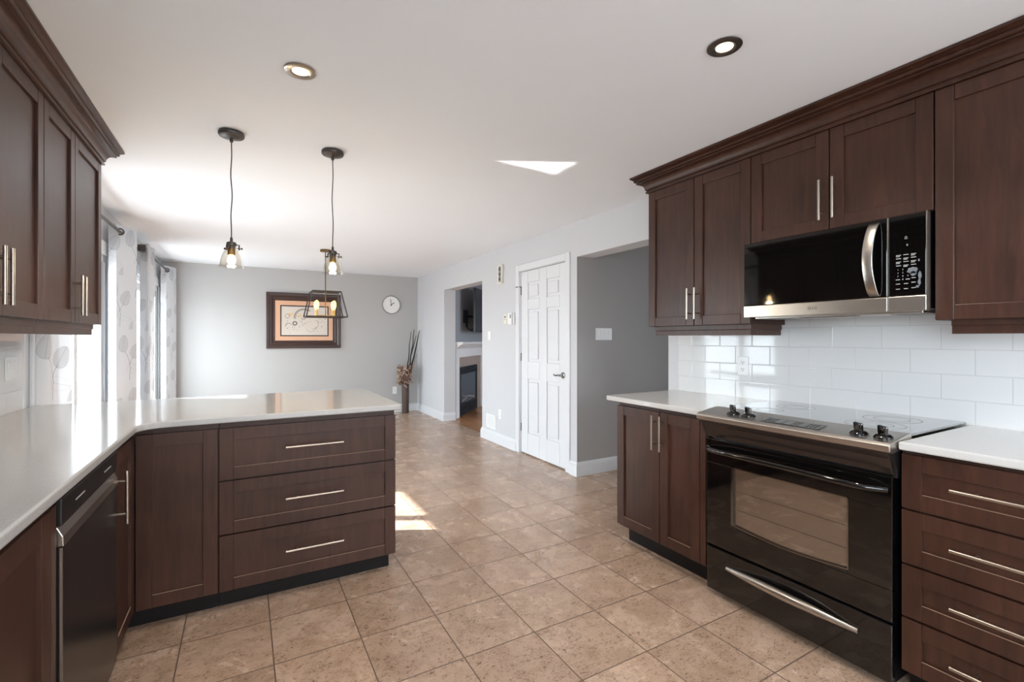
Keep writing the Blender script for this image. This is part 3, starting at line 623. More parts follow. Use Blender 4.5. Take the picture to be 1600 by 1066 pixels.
# crown moulding
CR = [(0, 2.284), (0.012, 2.284), (0.013, 2.290), (0.012, 2.296), (0.008, 2.298), (0.008, 2.302), (0.016, 2.306)]
CR += [(0.016 + 0.042 * (1 - math.cos(t)), 2.306 + 0.044 * math.sin(t)) for t in [math.pi / 2 * i / 7 for i in range(1, 8)]]
CR += [(0.058, 2.354), (0.053, 2.355), (0.053, 2.359), (0.065, 2.362), (0.069, 2.366), (0.069, 2.373), (0.066, 2.375), (0.074, 2.379), (0.082, 2.385), (0.088, 2.387), (0.088, 2.398), (0, 2.398)]
o = MB().sweep([(XR - 0.002, 0.303), (XU, 0.303), (XU, 2.317), (XR - 0.002, 2.317)], CR).build('crown_molding', 'wood', smooth=True)
tag(o, 'dark brown crown molding running along the top of the right wall cabinets', 'molding')

# ---- over the range microwave
mwv = thing('microwave', (2.50, 1.19, 1.40), 'black and stainless over-the-range microwave with curved handle', 'microwave')
XM = 2.338; F_ = face_mx(XM); my0, my1, mz0, mz1, msp = 0.802, 1.582, 1.412, 1.803, 0.93
MB().box((XM + 0.03, my0 + 0.004, mz0 + 0.008), (2.702, my1 - 0.004, mz1)).build('body', 'black_plastic', mwv, bevel=0.003)
MB(F_).box((msp + 0.002, 1.474, -0.028), (my1, mz1, 0)).build('door', 'black_glass', mwv, bevel=0.003)
mt = MB(F_).box((msp + 0.002, mz0, -0.028), (my1, 1.472, 0.002)).build('door_trim', 'stainless', mwv, bevel=0.002)
TX = Fr((XM, 0, 0), (0, -1, 0), Z3, (-1, 0, 0))
lg = MB(TX).text('LG', 0.017, -1.220, 1.443, 0.0022)
lg.lathe([(0.0075, 0.002), (0.0075, 0.0028), (0.0060, 0.0028), (0.0060, 0.002)], (-1.243, 1.443, 0), 2, 20, closed=True)
lg.box((-1.2435, 1.4405, 0.002), (-1.2425, 1.446, 0.0028)).box((-1.2425, 1.4405, 0.002), (-1.239, 1.4415, 0.0028))
lg.build('logo', 'dark_slot', mt)
cp = MB(F_).box((my0, 1.474, -0.028), (msp - 0.002, mz1, 0)).build('control_panel', 'black_glass', mwv, bevel=0.003)
MB(F_).box((my0, mz0, -0.028), (msp - 0.002, 1.472, 0.002)).build('panel_trim', 'stainless', mwv, bevel=0.002)
ed = MB(F_).box((my0 - 0.003, mz0 - 0.002, -0.03), (my0, mz1 + 0.002, 0.003)).box((msp - 0.002, mz0, -0.03), (msp + 0.002, mz1, 0.001)).build('edge_strip', 'stainless', mwv)
kp = MB(TX)
for j, z in enumerate((1.640, 1.626, 1.612, 1.597)):
    for u in (-0.893, -0.868, -0.843):
        for q in range(2 if (j + int(u * 1000)) % 2 else 1): kp.box((u - 0.0085, z - q * 0.005, 0.0003), (u + 0.0085 - 0.004 * q, z + 0.0028 - q * 0.005, 0.0009))
for i, ch in enumerate('123456789'):
    if ch not in '36': kp.text(ch, 0.0085, -0.895 + 0.0165 * (i % 3), 1.582 - 0.0135 * (i // 3), 0.0004)
kp.text('0', 0.0085, -0.8785, 1.5415, 0.0004)
for u, z in ((-0.895, 1.5415), (-0.862, 1.5415), (-0.843, 1.545), (-0.895, 1.524), (-0.868, 1.524), (-0.843, 1.527), (-0.895, 1.503), (-0.868, 1.503), (-0.843, 1.505)): kp.box((u - 0.007, z - 0.002, 0.0003), (u + 0.007, z + 0.001, 0.0009))
kp.box((-0.866, 1.676, 0.0003), (-0.8645, 1.684, 0.0009)).box((-0.863, 1.676, 0.0003), (-0.8615, 1.684, 0.0009)); kp.box((-0.874, 1.705, 0.0003), (-0.862, 1.7065, 0.0009)); kp.lathe([(0.004, 0.0003), (0.004, 0.0009), (0.0028, 0.0009), (0.0028, 0.0003)], (-0.868, 1.712, 0), 2, 14, closed=True)
kp.build('keypad_lettering', 'key_white', cp)
rs = MB(TX); random.seed(5)
def blob(cu, cv, ru, rv, k=18): rs.prism([(cu + ru * (0.75 + 0.4 * random.random()) * math.cos(2 * math.pi * i / k), cv + rv * (0.75 + 0.4 * random.random()) * math.sin(2 * math.pi * i / k)) for i in range(k)], 0.0002, 0.0007)
blob(-0.848, 1.575, 0.018, 0.014); blob(-0.843, 1.562, 0.011, 0.010); blob(-0.823, 1.552, 0.006, 0.016); blob(-0.824, 1.525, 0.005, 0.014); blob(-0.831, 1.508, 0.006, 0.005); blob(-0.826, 1.613, 0.003, 0.006)
rs.build('residue_smear', 'residue', cp)
hm = MB(F_); K = 18
for i in range(K + 1):
    pass
pts = []
for i in range(K + 1):
    t = i / K; pts.append((0.987 - 0.010 * (1 - math.sin(math.pi * t)), 1.478 + 0.312 * t, 0.006 + 0.042 * math.sin(math.pi * t) ** 0.6))
rows = []
for i, (u, v, d) in enumerate(pts):
    hw = 0.019; rows.append([hm.V(u - hw, v, d), hm.V(u + hw, v, d), hm.V(u + hw, v, d - 0.008), hm.V(u - hw, v, d - 0.008)])
for a, b in zip(rows, rows[1:]):
    for k in range(4): hm.bm.faces.new([a[k], a[(k + 1) % 4], b[(k + 1) % 4], b[k]])
hm.bm.faces.new(rows[0]); hm.bm.faces.new(rows[-1][::-1])
hm.build('handle', 'stainless', mwv, smooth=True, bevel=0.002)
MB().box((XM + 0.05, 0.83, 1.404), (2.60, 1.55, 1.4195)).build('vent_grille', 'stainless', mwv, bevel=0.002)
vg = MB()
vg.box((XM + 0.07, 1.08, 1.402), (2.45, 1.33, 1.4045)).build('lamp_recess', 'black_plastic', mwv)
for y in (0.90, 1.46):
    f_ = MB()
    for i in range(9): f_.box((XM + 0.08 + i * 0.018, y - 0.055, 1.4025), (XM + 0.09 + i * 0.018, y + 0.055, 1.4045))
    f_.build('filter', 'grey_plastic', mwv)

# ---- left run
XLB = -0.42; L = face_px(XLB)
PF = 2.62; PFr = face_my(PF)
pc = thing('peninsula_cabinet', (0.32, 2.95, 0), 'wide dark brown three-drawer cabinet forming the end of the peninsula', 'cabinet')
MB().box((-0.105, PF + 0.021, 0.09), (0.735, 3.24, 0.897)).build('carcass', 'wood_side', pc, bevel=0.001)
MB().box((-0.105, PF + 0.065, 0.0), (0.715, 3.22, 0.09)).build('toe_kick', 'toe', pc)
for v0, v1, hz in ((0.623, 0.872, 0.756), (0.364, 0.618, 0.499), (0.092, 0.359, 0.237)):
    fdoor(pc, PFr, -0.107, 0.738, v0, v1, (0.315, hz, 0.275, False), 'drawer')
cc = thing('corner_cabinet', (-0.35, 2.85, 0), 'dark brown inner-corner base cabinet with a fixed panel and a narrow handled door', 'cabinet')
MB().box((XL + 0.012, PF + 0.021, 0.10), (-0.107, 3.24, 0.897)).box((XL + 0.012, 2.245, 0.10), (XLB - 0.021, PF + 0.021, 0.897)).build('carcass', 'wood_side', cc, bevel=0.001)
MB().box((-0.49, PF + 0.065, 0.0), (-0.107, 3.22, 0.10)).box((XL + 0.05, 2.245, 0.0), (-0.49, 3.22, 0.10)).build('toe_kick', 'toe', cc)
shaker(PFr, -0.420, -0.110, 0.092, 0.872, worn_highlight=True).build('fixed_panel', 'wood', cc, bevel=0.0024, seg=2).data.materials.append(M['wood_worn_highlight'])
fdoor(cc, L, 2.243, 2.595, 0.10, 0.872, (2.262, 0.700, 0.20, True))
dw = thing('dishwasher', (-0.72, 1.93, 0), 'dark steel dishwasher under the left worktop beside the corner cabinet', 'dishwasher')
MB().box((XL + 0.05, 1.640, 0.10), (XLB - 0.012, 2.236, 0.885)).build('tub', 'black_plastic', dw)
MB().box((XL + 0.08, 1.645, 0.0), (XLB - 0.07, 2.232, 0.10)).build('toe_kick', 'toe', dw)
MB(L).box((1.636, 0.105, -0.012), (2.238, 0.758, 0.008)).build('door', 'dw_steel', dw, bevel=0.003)
cpn = MB(L).box((1.636, 0.812, -0.012), (2.238, 0.884, 0.008)).build('control_panel', 'black_plastic', dw, bevel=0.003)
MB(Fr((0, 0, 0), (1, 0, 0), Z3, (0, 1, 0))).prism([(XLB - 0.012, 0.759), (XLB + 0.011, 0.759), (XLB + 0.010, 0.785), (XLB - 0.002, 0.811), (XLB - 0.012, 0.811)], 1.637, 2.237).build('pocket_handle', 'stainless', dw, bevel=0.002)
for y in (1.75, 2.06): MB(L).box((y, 0.846, 0.0082), (y + 0.085, 0.850, 0.0088)).build('indicator_mark', 'key_white', cpn)
MB(L).box((1.633, 0.105, 0.004), (1.6385, 0.757, 0.0095)).build('edge_trim', 'stainless', dw)
bl = thing('base_cabinet', (-0.72, 1.2, 0), 'dark brown base cabinet at the near end of the left worktop, before the dishwasher', 'cabinet')
MB().box((XL + 0.012, 0.42, 0.10), (XLB - 0.021, 1.626, 0.897)).build('carcass', 'wood_side', bl, bevel=0.001)
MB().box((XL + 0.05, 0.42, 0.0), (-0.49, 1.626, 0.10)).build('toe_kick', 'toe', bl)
fdoor(bl, L, 1.185, 1.585, 0.10, 0.872); fdoor(bl, L, 0.80, 1.183, 0.10, 0.872); fdoor(bl, L, 0.42, 0.798, 0.10, 0.872)
MB(L).box((1.588, 0.10, -0.02), (1.628, 0.872, -0.001)).build('filler_strip', 'wood', bl)
# L shaped worktop
pts = [(XL + 0.010, -0.2), (-0.398, -0.2), (-0.398, 2.50)]
for i in range(1, 8):
    t = math.pi / 2 * i / 8; pts.append((-0.398 + 0.11 * (1 - math.cos(t)), 2.50 + 0.097 * math.sin(t)))
pts += [(-0.288, 2.597)]
for i in range(0, 5):
    t = math.pi / 2 * i / 4; pts.append((0.745 + 0.028 * math.sin(t), 2.625 - 0.028 * math.cos(t)))
pts += [(0.773, 3.54), (0.765, 3.562), (0.745, 3.572), (XL + 0.030, 3.572), (XL + 0.010, 3.55)]
slab('countertop', pts, 0.899, 0.929, 'quartz', 'pale grey quartz L-shaped worktop over the dishwasher and the peninsula')

XLU = -0.705; LU = face_px(XLU)
for (y0, ym, y1, lab) in ((2.585, 2.985, 3.46, 'dark brown double-door wall cabinet at the window end of the left wall'), (1.72, 2.15, 2.583, 'dark brown double-door wall cabinet on the left wall, beside the window-end cabinet')):
    c = thing('wall_cabinet', (-0.87, (y0 + y1) / 2, 1.318), lab, 'cabinet', 'left wall cabinets')
    MB().box((XL + 0.010, y0 + 0.001, 1.375), (XLU - 0.021, y1 - 0.001, 2.392)).build('carcass', 'wood_side', c, bevel=0.001)
    fdoor(c, LU, y0, ym, 1.375, 2.285, (ym - 0.028, 1.505, 0.19, True))
    fdoor(c, LU, ym, y1, 1.375, 2.285, (ym + 0.030, 1.505, 0.19, True))
    MB(LU).box((y0, 2.287, -0.02), (y1, 2.392, -0.002)).build('top_rail', 'wood', c)
    valance(LU, c, [(XLU - 0.03, y1 - (0.05 if y1 > 3 else 0)), (XLU - 0.03, y0)])
o = MB().sweep([(XL + 0.002, 3.46), (XLU, 3.46), (XLU, 1.72), (XL + 0.002, 1.72)], CR).build('crown_molding', 'wood', smooth=True)
tag(o, 'dark brown crown molding running along the top of the left wall cabinets', 'molding')

# ------------------------------------------------------------------ ceiling lamps
def downlight(x, y, trim, lab, power=20):
    t = thing('recessed_light', (x, y, ZC - 0.012), lab, 'light', 'recessed ceiling lights')
    m = MB().lathe([(0.030, ZC - 0.001), (0.058, ZC - 0.001), (0.062, ZC - 0.004), (0.058, ZC - 0.008), (0.040, ZC - 0.010), (0.036, ZC - 0.006), (0.030, ZC - 0.004)], (x, y, 0), 2, 40, closed=True)
    m.build('trim_ring', trim, t, smooth=True)
    MB().lathe([(0.0, ZC - 0.0015), (0.031, ZC - 0.0015), (0.031, ZC - 0.006), (0.0, ZC - 0.0075)], (x, y, 0), 2, 32, cap=False).build('lamp', 'downlight_glow', t, smooth=True)
    l = bpy.data.lights.new('spot', 'SPOT'); l.energy = power; l.color = (1, 0.88, 0.74); l.spot_size = math.radians(130); l.spot_blend = 0.6; l.shadow_soft_size = 0.03
    lo = bpy.data.objects.new('lamp_light', l); COL.objects.link(lo); lo.parent = t; lo.location = (0, 0, -0.012)
downlight(0.198, 2.104, 'nickel', 'brushed nickel recessed ceiling light above the peninsula, left of the other one')
downlight(1.568, 1.14, 'bronze_trim', 'dark bronze recessed ceiling light in front of the right wall cabinets')

def pendant(x, y, lab, wob):
    t = thing('pendant_light', (x, y, ZC), lab, 'pendant light', 'peninsula pendants')
    m = MB().lathe([(0.0, ZC - 0.001), (0.060, ZC - 0.001), (0.062, ZC - 0.006), (0.062, ZC - 0.018), (0.058, ZC - 0.023), (0.040, ZC - 0.025), (0.036, ZC - 0.029), (0.018, ZC - 0.031), (0.009, ZC - 0.034), (0.008, ZC - 0.052), (0, ZC - 0.052)], (x, y, 0), 2, 36, cap=False)
    m.build('canopy', 'bronze', t, smooth=True)
    pts = [(x + 0.0035 * math.sin(i * wob + 0.4) * math.sin(math.pi * i / 24), y, ZC - 0.05 - (ZC - 0.05 - 1.835) * i / 24) for i in range(25)]
    MB().tube(pts, 0.0028, 8).build('cord', 'bronze', t, smooth=True)
    h = MB().lathe([(0, 1.838), (0.006, 1.838), (0.007, 1.818), (0.022, 1.812), (0.024, 1.806), (0.024, 1.795), (0.019, 1.790), (0.018, 1.780), (0.0, 1.780)], (x, y, 0), 2, 24, cap=False)
    for a in (0.15, 0.15 + 2 * math.pi / 3, 0.15 + 4 * math.pi / 3):
        dx, dy = math.cos(a), math.sin(a)
        h.tube([(x + dx * 0.02, y + dy * 0.02, 1.801), (x + dx * 0.036, y + dy * 0.036, 1.801), (x + dx * 0.036, y + dy * 0.036, 1.774)], 0.0042, 8)
        h.tube([(x + dx * 0.026, y + dy * 0.026, 1.783), (x + dx * 0.046, y + dy * 0.046, 1.783)], 0.0025, 8); h.tube([(x + dx * 0.046, y + dy * 0.046, 1.783), (x + dx * 0.052, y + dy * 0.052, 1.783)], 0.0058, 8)
    ho = h.build('shade_holder', 'bronze', t, smooth=True)
    MB().lathe([(0, 1.7798), (0.0175, 1.7798), (0.0185, 1.746), (0.014, 1.744), (0, 1.744)], (x, y, 0), 2, 20, cap=False).build('socket', 'aged_brass', t, smooth=True)
    pr = [(0.024, 1.788), (0.025, 1.776), (0.034, 1.766), (0.042, 1.750), (0.048, 1.730), (0.052, 1.708), (0.055, 1.690), (0.060, 1.681)]
    m = MB().lathe(pr + [(r_ - 0.0016, z) for r_, z in pr[::-1]], (x, y, 0), 2, 40, closed=True); m.build('shade', 'shade_glass', t, smooth=True)
    MB().lathe([(0.0, 1.744), (0.010, 1.743), (0.012, 1.735), (0.019, 1.722), (0.020, 1.712), (0.015, 1.700), (0.008, 1.696), (0.0, 1.695)], (x, y, 0), 2, 20, cap=False).build('bulb', 'bulb_glow', t, smooth=True)
    l = bpy.data.lights.new('bulb', 'POINT'); l.energy = 2.0; l.color = (1, 0.8, 0.55); l.shadow_soft_size = 0.025
    lo = bpy.data.objects.new('bulb_light', l); COL.objects.link(lo); lo.parent = t; lo.location = (0, 0, 1.66 - ZC)
pendant(-0.062, 2.92, 'glass bell pendant light on a dark cord, nearer the window', 0.55)
pendant(0.449, 2.92, 'glass bell pendant light on a dark cord, in front of the caged chandelier', 0.4)

# caged chandelier
cx, cy = 0.872, 6.22
ch = thing('chandelier', (cx, cy, ZC), 'open trapezoid cage chandelier with black frame and brass stem over the dining area', 'chandelier')
MB().lathe([(0, ZC - 0.001), (0.062, ZC - 0.001), (0.064, ZC - 0.022), (0.0, ZC - 0.026)], (cx, cy, 0), 2, 30, cap=False).build('canopy', 'aged_brass', ch, smooth=True)
MB().tube([(cx, cy, ZC - 0.02), (cx, cy, 1.575)], 0.007, 10).build('stem', 'aged_brass', ch, smooth=True)
m = MB(); tz, bz = 1.878, 1.566; TW, TD, BW, BD = 0.165, 0.12, 0.235, 0.16; q = 0.0075
tc = [(cx + sx * TW, cy + sy * TD, tz) for sx, sy in ((-1, -1), (1, -1), (1, 1), (-1, 1))]; bc = [(cx + sx * BW, cy + sy * BD, bz) for sx, sy in ((-1, -1), (1, -1), (1, 1), (-1, 1))]
for i in range(4):
    m.tube([tc[i], tc[(i + 1) % 4]], q, 4); m.tube([bc[i], bc[(i + 1) % 4]], q, 4); m.tube([tc[i], bc[i]], q, 4)
m.tube([(cx - TW, cy, tz), (cx + TW, cy, tz)], q * 0.8, 4); m.tube([(cx, cy - TD, tz), (cx, cy + TD, tz)], q * 0.8, 4)
m.build('cage', 'bronze', ch)
m = MB(); sp = [(-0.105, -0.05), (-0.105, 0.05), (0.095, -0.05), (0.095, 0.05)]
for a, b in sp: m.tube([(cx, cy, 1.582), (cx + a, cy + b, 1.582)], 0.005, 8)
m.build('arms', 'brass', ch, smooth=True)
for a, b in sp:
    k = MB().lathe([(0, 1.575), (0.022, 1.575), (0.022, 1.580), (0.014, 1.584), (0.014, 1.655), (0, 1.655)], (cx + a, cy + b, 0), 2, 16, cap=False).build('candle_socket', 'brass', ch, smooth=True)
    MB().lathe([(0, 1.655), (0.010, 1.657), (0.022, 1.690), (0.025, 1.725), (0.018, 1.755), (0.0, 1.772)], (cx + a, cy + b, 0), 2, 16, cap=False).build('bulb', 'bulb_amber', k, smooth=True)

# ------------------------------------------------------------------ curtains and rods
def rod(y0, y1, z, lab, ends, rings):
    t = thing('curtain_rod', (-0.92, (y0 + y1) / 2, z), lab, 'curtain rod')
    MB().tube([(-0.92, y0, z), (-0.92, y1, z)], 0.0125, 14).build('pole', 'bronze', t, smooth=True)
    for y in ends: MB().box((-0.955, y - 0.012, z - 0.034), (-0.885, y + 0.012, z + 0.034)).build('finial', 'bronze', t, bevel=0.004)
    for y in rings: MB().tube([(XL + 0.001, y, z), (-0.92, y, z)], 0.008, 10).lathe([(0, XL + 0.001), (0.028, XL + 0.001), (0.028, XL + 0.010), (0, XL + 0.012)], (0, y, z), 0, 20, cap=False).build('wall_bracket', 'bronze', t, smooth=True)
rod(3.46, 5.50, 2.205, 'dark metal curtain rod over the patio door, ending behind the left cabinet', (3.45, 5.51), (3.53, 4.4, 5.46))
rod(6.06, 8.19, 2.23, 'dark metal curtain rod over the far dining window', (6.08, 8.19), (6.10, 8.16))
def curtain(path_fn, length, z0, z1, lab, grommet_at, rz, uoff=0.0, nu=90, nv=10):
    pts = [Vector(path_fn(i / nu)) for i in range(nu + 1)]; c0 = sum(pts, Vector((0, 0))) / len(pts)
    t = thing('curtain', (c0.x, c0.y, z0), lab, 'curtain', 'leaf print curtains')
    m = MB(); uvl = m.bm.loops.layers.uv.new('UVMap'); acc = [0.0]
    for a, b in zip(pts, pts[1:]): acc.append(acc[-1] + (b - a).length)
    grid = [[m.V(p.x, p.y, z0 + (z1 - z0) * j / nv) for j in range(nv + 1)] for p in pts]
    for i in range(nu):
        for j in range(nv):
            f = m.bm.faces.new([grid[i][j], grid[i + 1][j], grid[i + 1][j + 1], grid[i][j + 1]])
            for lp, (a, b) in zip(f.loops, ((i, j), (i + 1, j), (i + 1, j + 1), (i, j + 1))): lp[uvl].uv = (acc[a] + uoff, z0 + (z1 - z0) * b / nv)
    o = m.build('cloth', 'curtain_cloth', t, smooth=True, keep_normals=True)
    sm = o.modifiers.new('thick', 'SOLIDIFY'); sm.thickness = 0.002
    for (y, ax) in grommet_at:
        MB().lathe([(0.020, -0.004), (0.031, -0.004), (0.031, 0.004), (0.020, 0.004)], (-0.92, y, rz), ax, 26, closed=True).build('grommet', 'bronze', t, smooth=True)
    return t
def wave(y0, y1, xc, amp, n, ph=0.0, x0=None):
    def fn(s):
        a = amp
        return (xc + a * math.sin(2 * math.pi * n * s + ph), y0 + (y1 - y0) * s)
    return fn
curtain(lambda s_: (-1.012 + 0.088 * s_ ** 0.7 + 0.010 * math.sin(9 * s_), 3.578 + 0.26 * s_), 0.3, 0.02, 2.26, 'leaf print white curtain at the near side of the patio door, behind the left worktop', [], 2.205, 0.10)
def loose(pairs):
    def fn(s):
        k = s * (len(pairs) - 1); i = min(int(k), len(pairs) - 2); t = k - i; t = t * t * (3 - 2 * t)
        a, b = pairs[i], pairs[i + 1]; return (a[0] + (b[0] - a[0]) * t, a[1] + (b[1] - a[1]) * t)
    return fn
curtain(loose([(-0.995, 5.10), (-0.940, 5.08), (-0.90, 5.16), (-0.86, 5.24), (-0.835, 5.29), (-0.90, 5.35), (-0.98, 5.39), (-0.93, 5.43)]), 0.7, 0.02, 2.265, 'leaf print white curtain gathered at the far side of the patio door', [(5.105, 1)], 2.205, 0.02)
curtain(loose([(-0.95, 6.17), (-0.88, 6.13), (-0.87, 6.18), (-0.89, 6.34), (-0.865, 6.46), (-0.93, 6.54), (-0.96, 6.6), (-0.91, 6.68)]), 0.7, 0.02, 2.29, 'leaf print white curtain at the near side of the far dining window', [(6.135, 1)], 2.23, 0.17)
curtain(loose([(-0.985, 7.84), (-0.93, 7.88), (-0.90, 7.94), (-0.87, 8.01), (-0.84, 8.09), (-0.88, 8.13), (-0.96, 8.15)]), 0.5, 0.02, 2.29, 'leaf print white curtain beside the corner of the far grey wall', [(7.875, 1)], 2.23, 0.05)

# ------------------------------------------------------------------ things on the walls
def wallplate(fr, u, v, w_, h_, name, lab, cat, build_parts, mat='white_plastic'):
    t = thing(name, fr(u, v - h_ / 2, 0), lab, cat)
    p = MB(fr).box((u - w_ / 2, v - h_ / 2, 0.0005), (u + w_ / 2, v + h_ / 2, 0.006)).build('cover_plate', mat, t, bevel=0.002)
    build_parts(t, p); return t
def outlet_parts(fr, u, v):
    def f(t, p):
        for dz in (-0.022, 0.022):
            rc = MB(fr).box((u - 0.017, v + dz - 0.015, 0.006), (u + 0.017, v + dz + 0.015, 0.0075)).build('receptacle', 'white_plastic', t, bevel=0.001); m = MB(fr)
            for du in (-0.007, 0.007): m.box((u + du - 0.0013, v + dz - 0.001, 0.0075), (u + du + 0.0013, v + dz + 0.008, 0.0079))
            m.box((u - 0.003, v + dz - 0.010, 0.0075), (u + 0.003, v + dz - 0.005, 0.0079))
            m.build('slot_pattern', 'dark_slot', rc)
    return f
def rocker_parts(fr, us, v):
    def f(t, p):
        for u in us: MB(fr).box((u - 0.016, v - 0.033, 0.006), (u + 0.016, v + 0.033, 0.009)).build('rocker', 'white_plastic', t, bevel=0.0015)
    return f
FW = face_mx(XR - 0.009); wallplate(FW, 1.838, 1.128, 0.072, 0.116, 'power_outlet', 'white double power outlet on the white tiles above the left worktop', 'outlet', outlet_parts(FW, 1.838, 1.128))
FL = face_px(XL + 0.009); wallplate(FL, 3.285, 1.150, 0.125, 0.118, 'light_switch', 'white double rocker switch on the left tiles under the wall cabinets', 'switch', rocker_parts(FL, (3.255, 3.315), 1.150))
FR_ = face_mx(XR); wallplate(FR_, 5.36, 1.336, 0.078, 0.115, 'light_switch', 'white single light switch on the wall between living room opening and door', 'switch', rocker_parts(FR_, (5.36,), 1.336))
wallplate(FR_, 5.075, 0.37, 0.072, 0.115, 'power_outlet', 'white power outlet low on the wall beside the floor vent grille', 'outlet', outlet_parts(FR_, 5.075, 0.37))
FB = face_my(YB); wallplate(FB, 2.30, 0.385, 0.075, 0.125, 'power_outlet', 'white power outlet on the grey back wall behind the floor vase', 'outlet', outlet_parts(FB, 2.30, 0.385))
FH = face_my(3.545); wallplate(FH, 3.045, 1.342, 0.205, 0.116, 'light_switch', 'white four-gang switch plate on the shaded hall wall', 'switch', rocker_parts(FH, (2.976, 3.022, 3.068, 3.114), 1.342))
t = thing('air_vent', (XR, 5.31, 0.16), 'white slatted air vent low on the wall above the baseboard', 'vent')
MB(FR_).box((5.18, 0.16, 0.0005), (5.44, 0.335, 0.008)).build('frame', 'white_plastic', t, bevel=0.003)
m = MB(FR_)
for i in range(16): m.box((5.20 + i * 0.014, 0.178, 0.008), (5.208 + i * 0.014, 0.317, 0.0105))
m.build('slats', 'white_plastic', t)
t = thing('thermostat', (XR, 4.905, 1.47), 'small cream thermostat dial box left of the white thermostat', 'thermostat')
MB(FR_).box((4.872, 1.470, 0.0005), (4.945, 1.588, 0.022)).build('housing', 'cream_plastic', t, bevel=0.004)
MB(FR_).lathe([(0, 0.022), (0.012, 0.022), (0.010, 0.026), (0, 0.026)], (4.912, 1.555, 0), 2, 16, cap=False).build('dial', 'dark_slot', t, smooth=True)
MB(FR_).box((4.900, 1.520, 0.022), (4.930, 1.528, 0.0235)).build('marking', 'grey_plastic', t)
t = thing('thermostat', (XR, 4.76, 1.462), 'white square thermostat beside the door casing, right of the cream one', 'thermostat')
MB(FR_).box((4.70, 1.462, 0.0005), (4.835, 1.598, 0.035)).build('housing', 'white_plastic', t, bevel=0.006)
MB(FR_).box((4.742, 1.535, 0.035), (4.775, 1.580, 0.0365)).build('display', 'grey_plastic', t)
MB(FR_).box((4.705, 1.466, 0.030), (4.725, 1.594, 0.0362)).build('side_grille', 'grey_plastic', t)
t = thing('door_chime', (XR, 5.035, 1.965), 'slim cream door chime box with three dark dots high on the wall', 'chime')
MB(FR_).box((4.985, 1.965, 0.0005), (5.095, 2.195, 0.03)).build('housing', 'cream_plastic', t, bevel=0.006)
MB(FR_).box((5.000, 1.985, 0.03), (5.060, 2.175, 0.033)).build('grille', 'grey_plastic', t, bevel=0.002)
for z in (2.02, 2.08, 2.14): MB(FR_).lathe([(0, 0.033), (0.018, 0.033), (0.016, 0.0345), (0, 0.0345)], (5.030, z, 0), 2, 14, cap=False).build('vent_hole', 'dark_slot', t)

# framed abstract print
t = thing('framed_picture', (0.84, YB, 1.15), 'abstract print with peach mat in a wide dark brown frame on the grey wall', 'picture')
x0, x1, z0, z1 = 0.288, 1.388, 1.142, 2.022
def border(fr, x0, x1, z0, z1, bw, prof):
    m = MB(fr); rings = []
    for d, h in prof: rings.append([m.V(x0 + d, z0 + d, h), m.V(x1 - d, z0 + d, h), m.V(x1 - d, z1 - d, h), m.V(x0 + d, z1 - d, h)])
    for a, b in zip(rings, rings[1:] + [rings[0]]):
        for i in range(4): m.bm.faces.new([a[i], a[(i + 1) % 4], b[(i + 1) % 4], b[i]])
    return m
border(FB, x0, x1, z0, z1, 0.12, [(0, 0.001), (0, 0.030), (0.012, 0.034), (0.045, 0.030), (0.055, 0.022), (0.070, 0.026), (0.085, 0.022), (0.100, 0.016), (0.112, 0.018), (0.124, 0.012), (0.124, 0.001)]).build('frame', 'frame_wood', t)
MB(FB).box((x0 + 0.115, z0 + 0.115, 0.001), (x1 - 0.115, z1 - 0.115, 0.009)).build('mat_board', 'mat_peach', t)
ax0, ax1, az0_, az1_ = 0.492, 1.192, 1.342, 1.818
border(FB, ax0 - 0.008, ax1 + 0.008, az0_ - 0.008, az1_ + 0.008, 0.02, [(0, 0.008), (0, 0.012), (0.018, 0.012), (0.018, 0.008)]).build('inner_border', 'frame_liner', t)
ap = MB(FB).box((ax0, az0_, 0.0085), (ax1, az1_, 0.0095)).build('print', 'art_paper', t)
def ring(m, u, v, r_, w_, a0=0, a1=360, k=22):
    n_ = max(4, int(k * (a1 - a0) / 360)); A = [math.radians(a0 + (a1 - a0) * i / n_) for i in range(n_ + 1)]
    m.prism([(u + r_ * math.cos(a), v + r_ * math.sin(a)) for a in A] + [(u + (r_ - w_) * math.cos(a), v + (r_ - w_) * math.sin(a)) for a in A[::-1]], 0.0097, 0.0101)
m = MB(FB)
ring(m, 0.83, 1.63, 0.150, 0.010, 50, 185); ring(m, 0.83, 1.63, 0.130, 0.006, 60, 190); ring(m, 0.695, 1.54, 0.034, 0.013, 0, 359); ring(m, 0.82, 1.64, 0.036, 0.008, 200, 420); ring(m, 0.60, 1.50, 0.045, 0.006, 30, 200); ring(m, 0.585, 1.655, 0.035, 0.004, 0, 359)
random.seed(11)
for i in range(26):
    u, v = random.uniform(0.53, 1.15), random.uniform(1.38, 1.62); s_ = random.uniform(0.004, 0.010); a = random.uniform(0, 3.1)
    m.prism([(u + s_ * math.cos(a + k * 2.09), v + s_ * math.sin(a + k * 2.09)) for k in range(3)], 0.0097, 0.0101)
m.build('dark_marks', 'ink', ap)
m = MB(FB)
ring(m, 0.96, 1.53, 0.085, 0.007, -95, 60); ring(m, 0.93, 1.47, 0.07, 0.005, 200, 330); ring(m, 1.07, 1.585, 0.032, 0.004, 0, 359); ring(m, 0.83, 1.60, 0.06, 0.004, 190, 330); ring(m, 0.64, 1.47, 0.05, 0.004, -60, 90)
m.build('soft_marks', 'ink_soft', ap)
m = MB(FB)
for (u, v, s_) in ((0.62, 1.675, 0.03), (0.66, 1.69, 0.022), (0.77, 1.665, 0.028), (0.74, 1.65, 0.02)): m.prism([(u + s_ * math.cos(k * 0.7), v + s_ * math.sin(k * 0.7)) for k in range(9)], 0.0096, 0.0098)
m.build('warm_patches', 'ink_warm', ap)

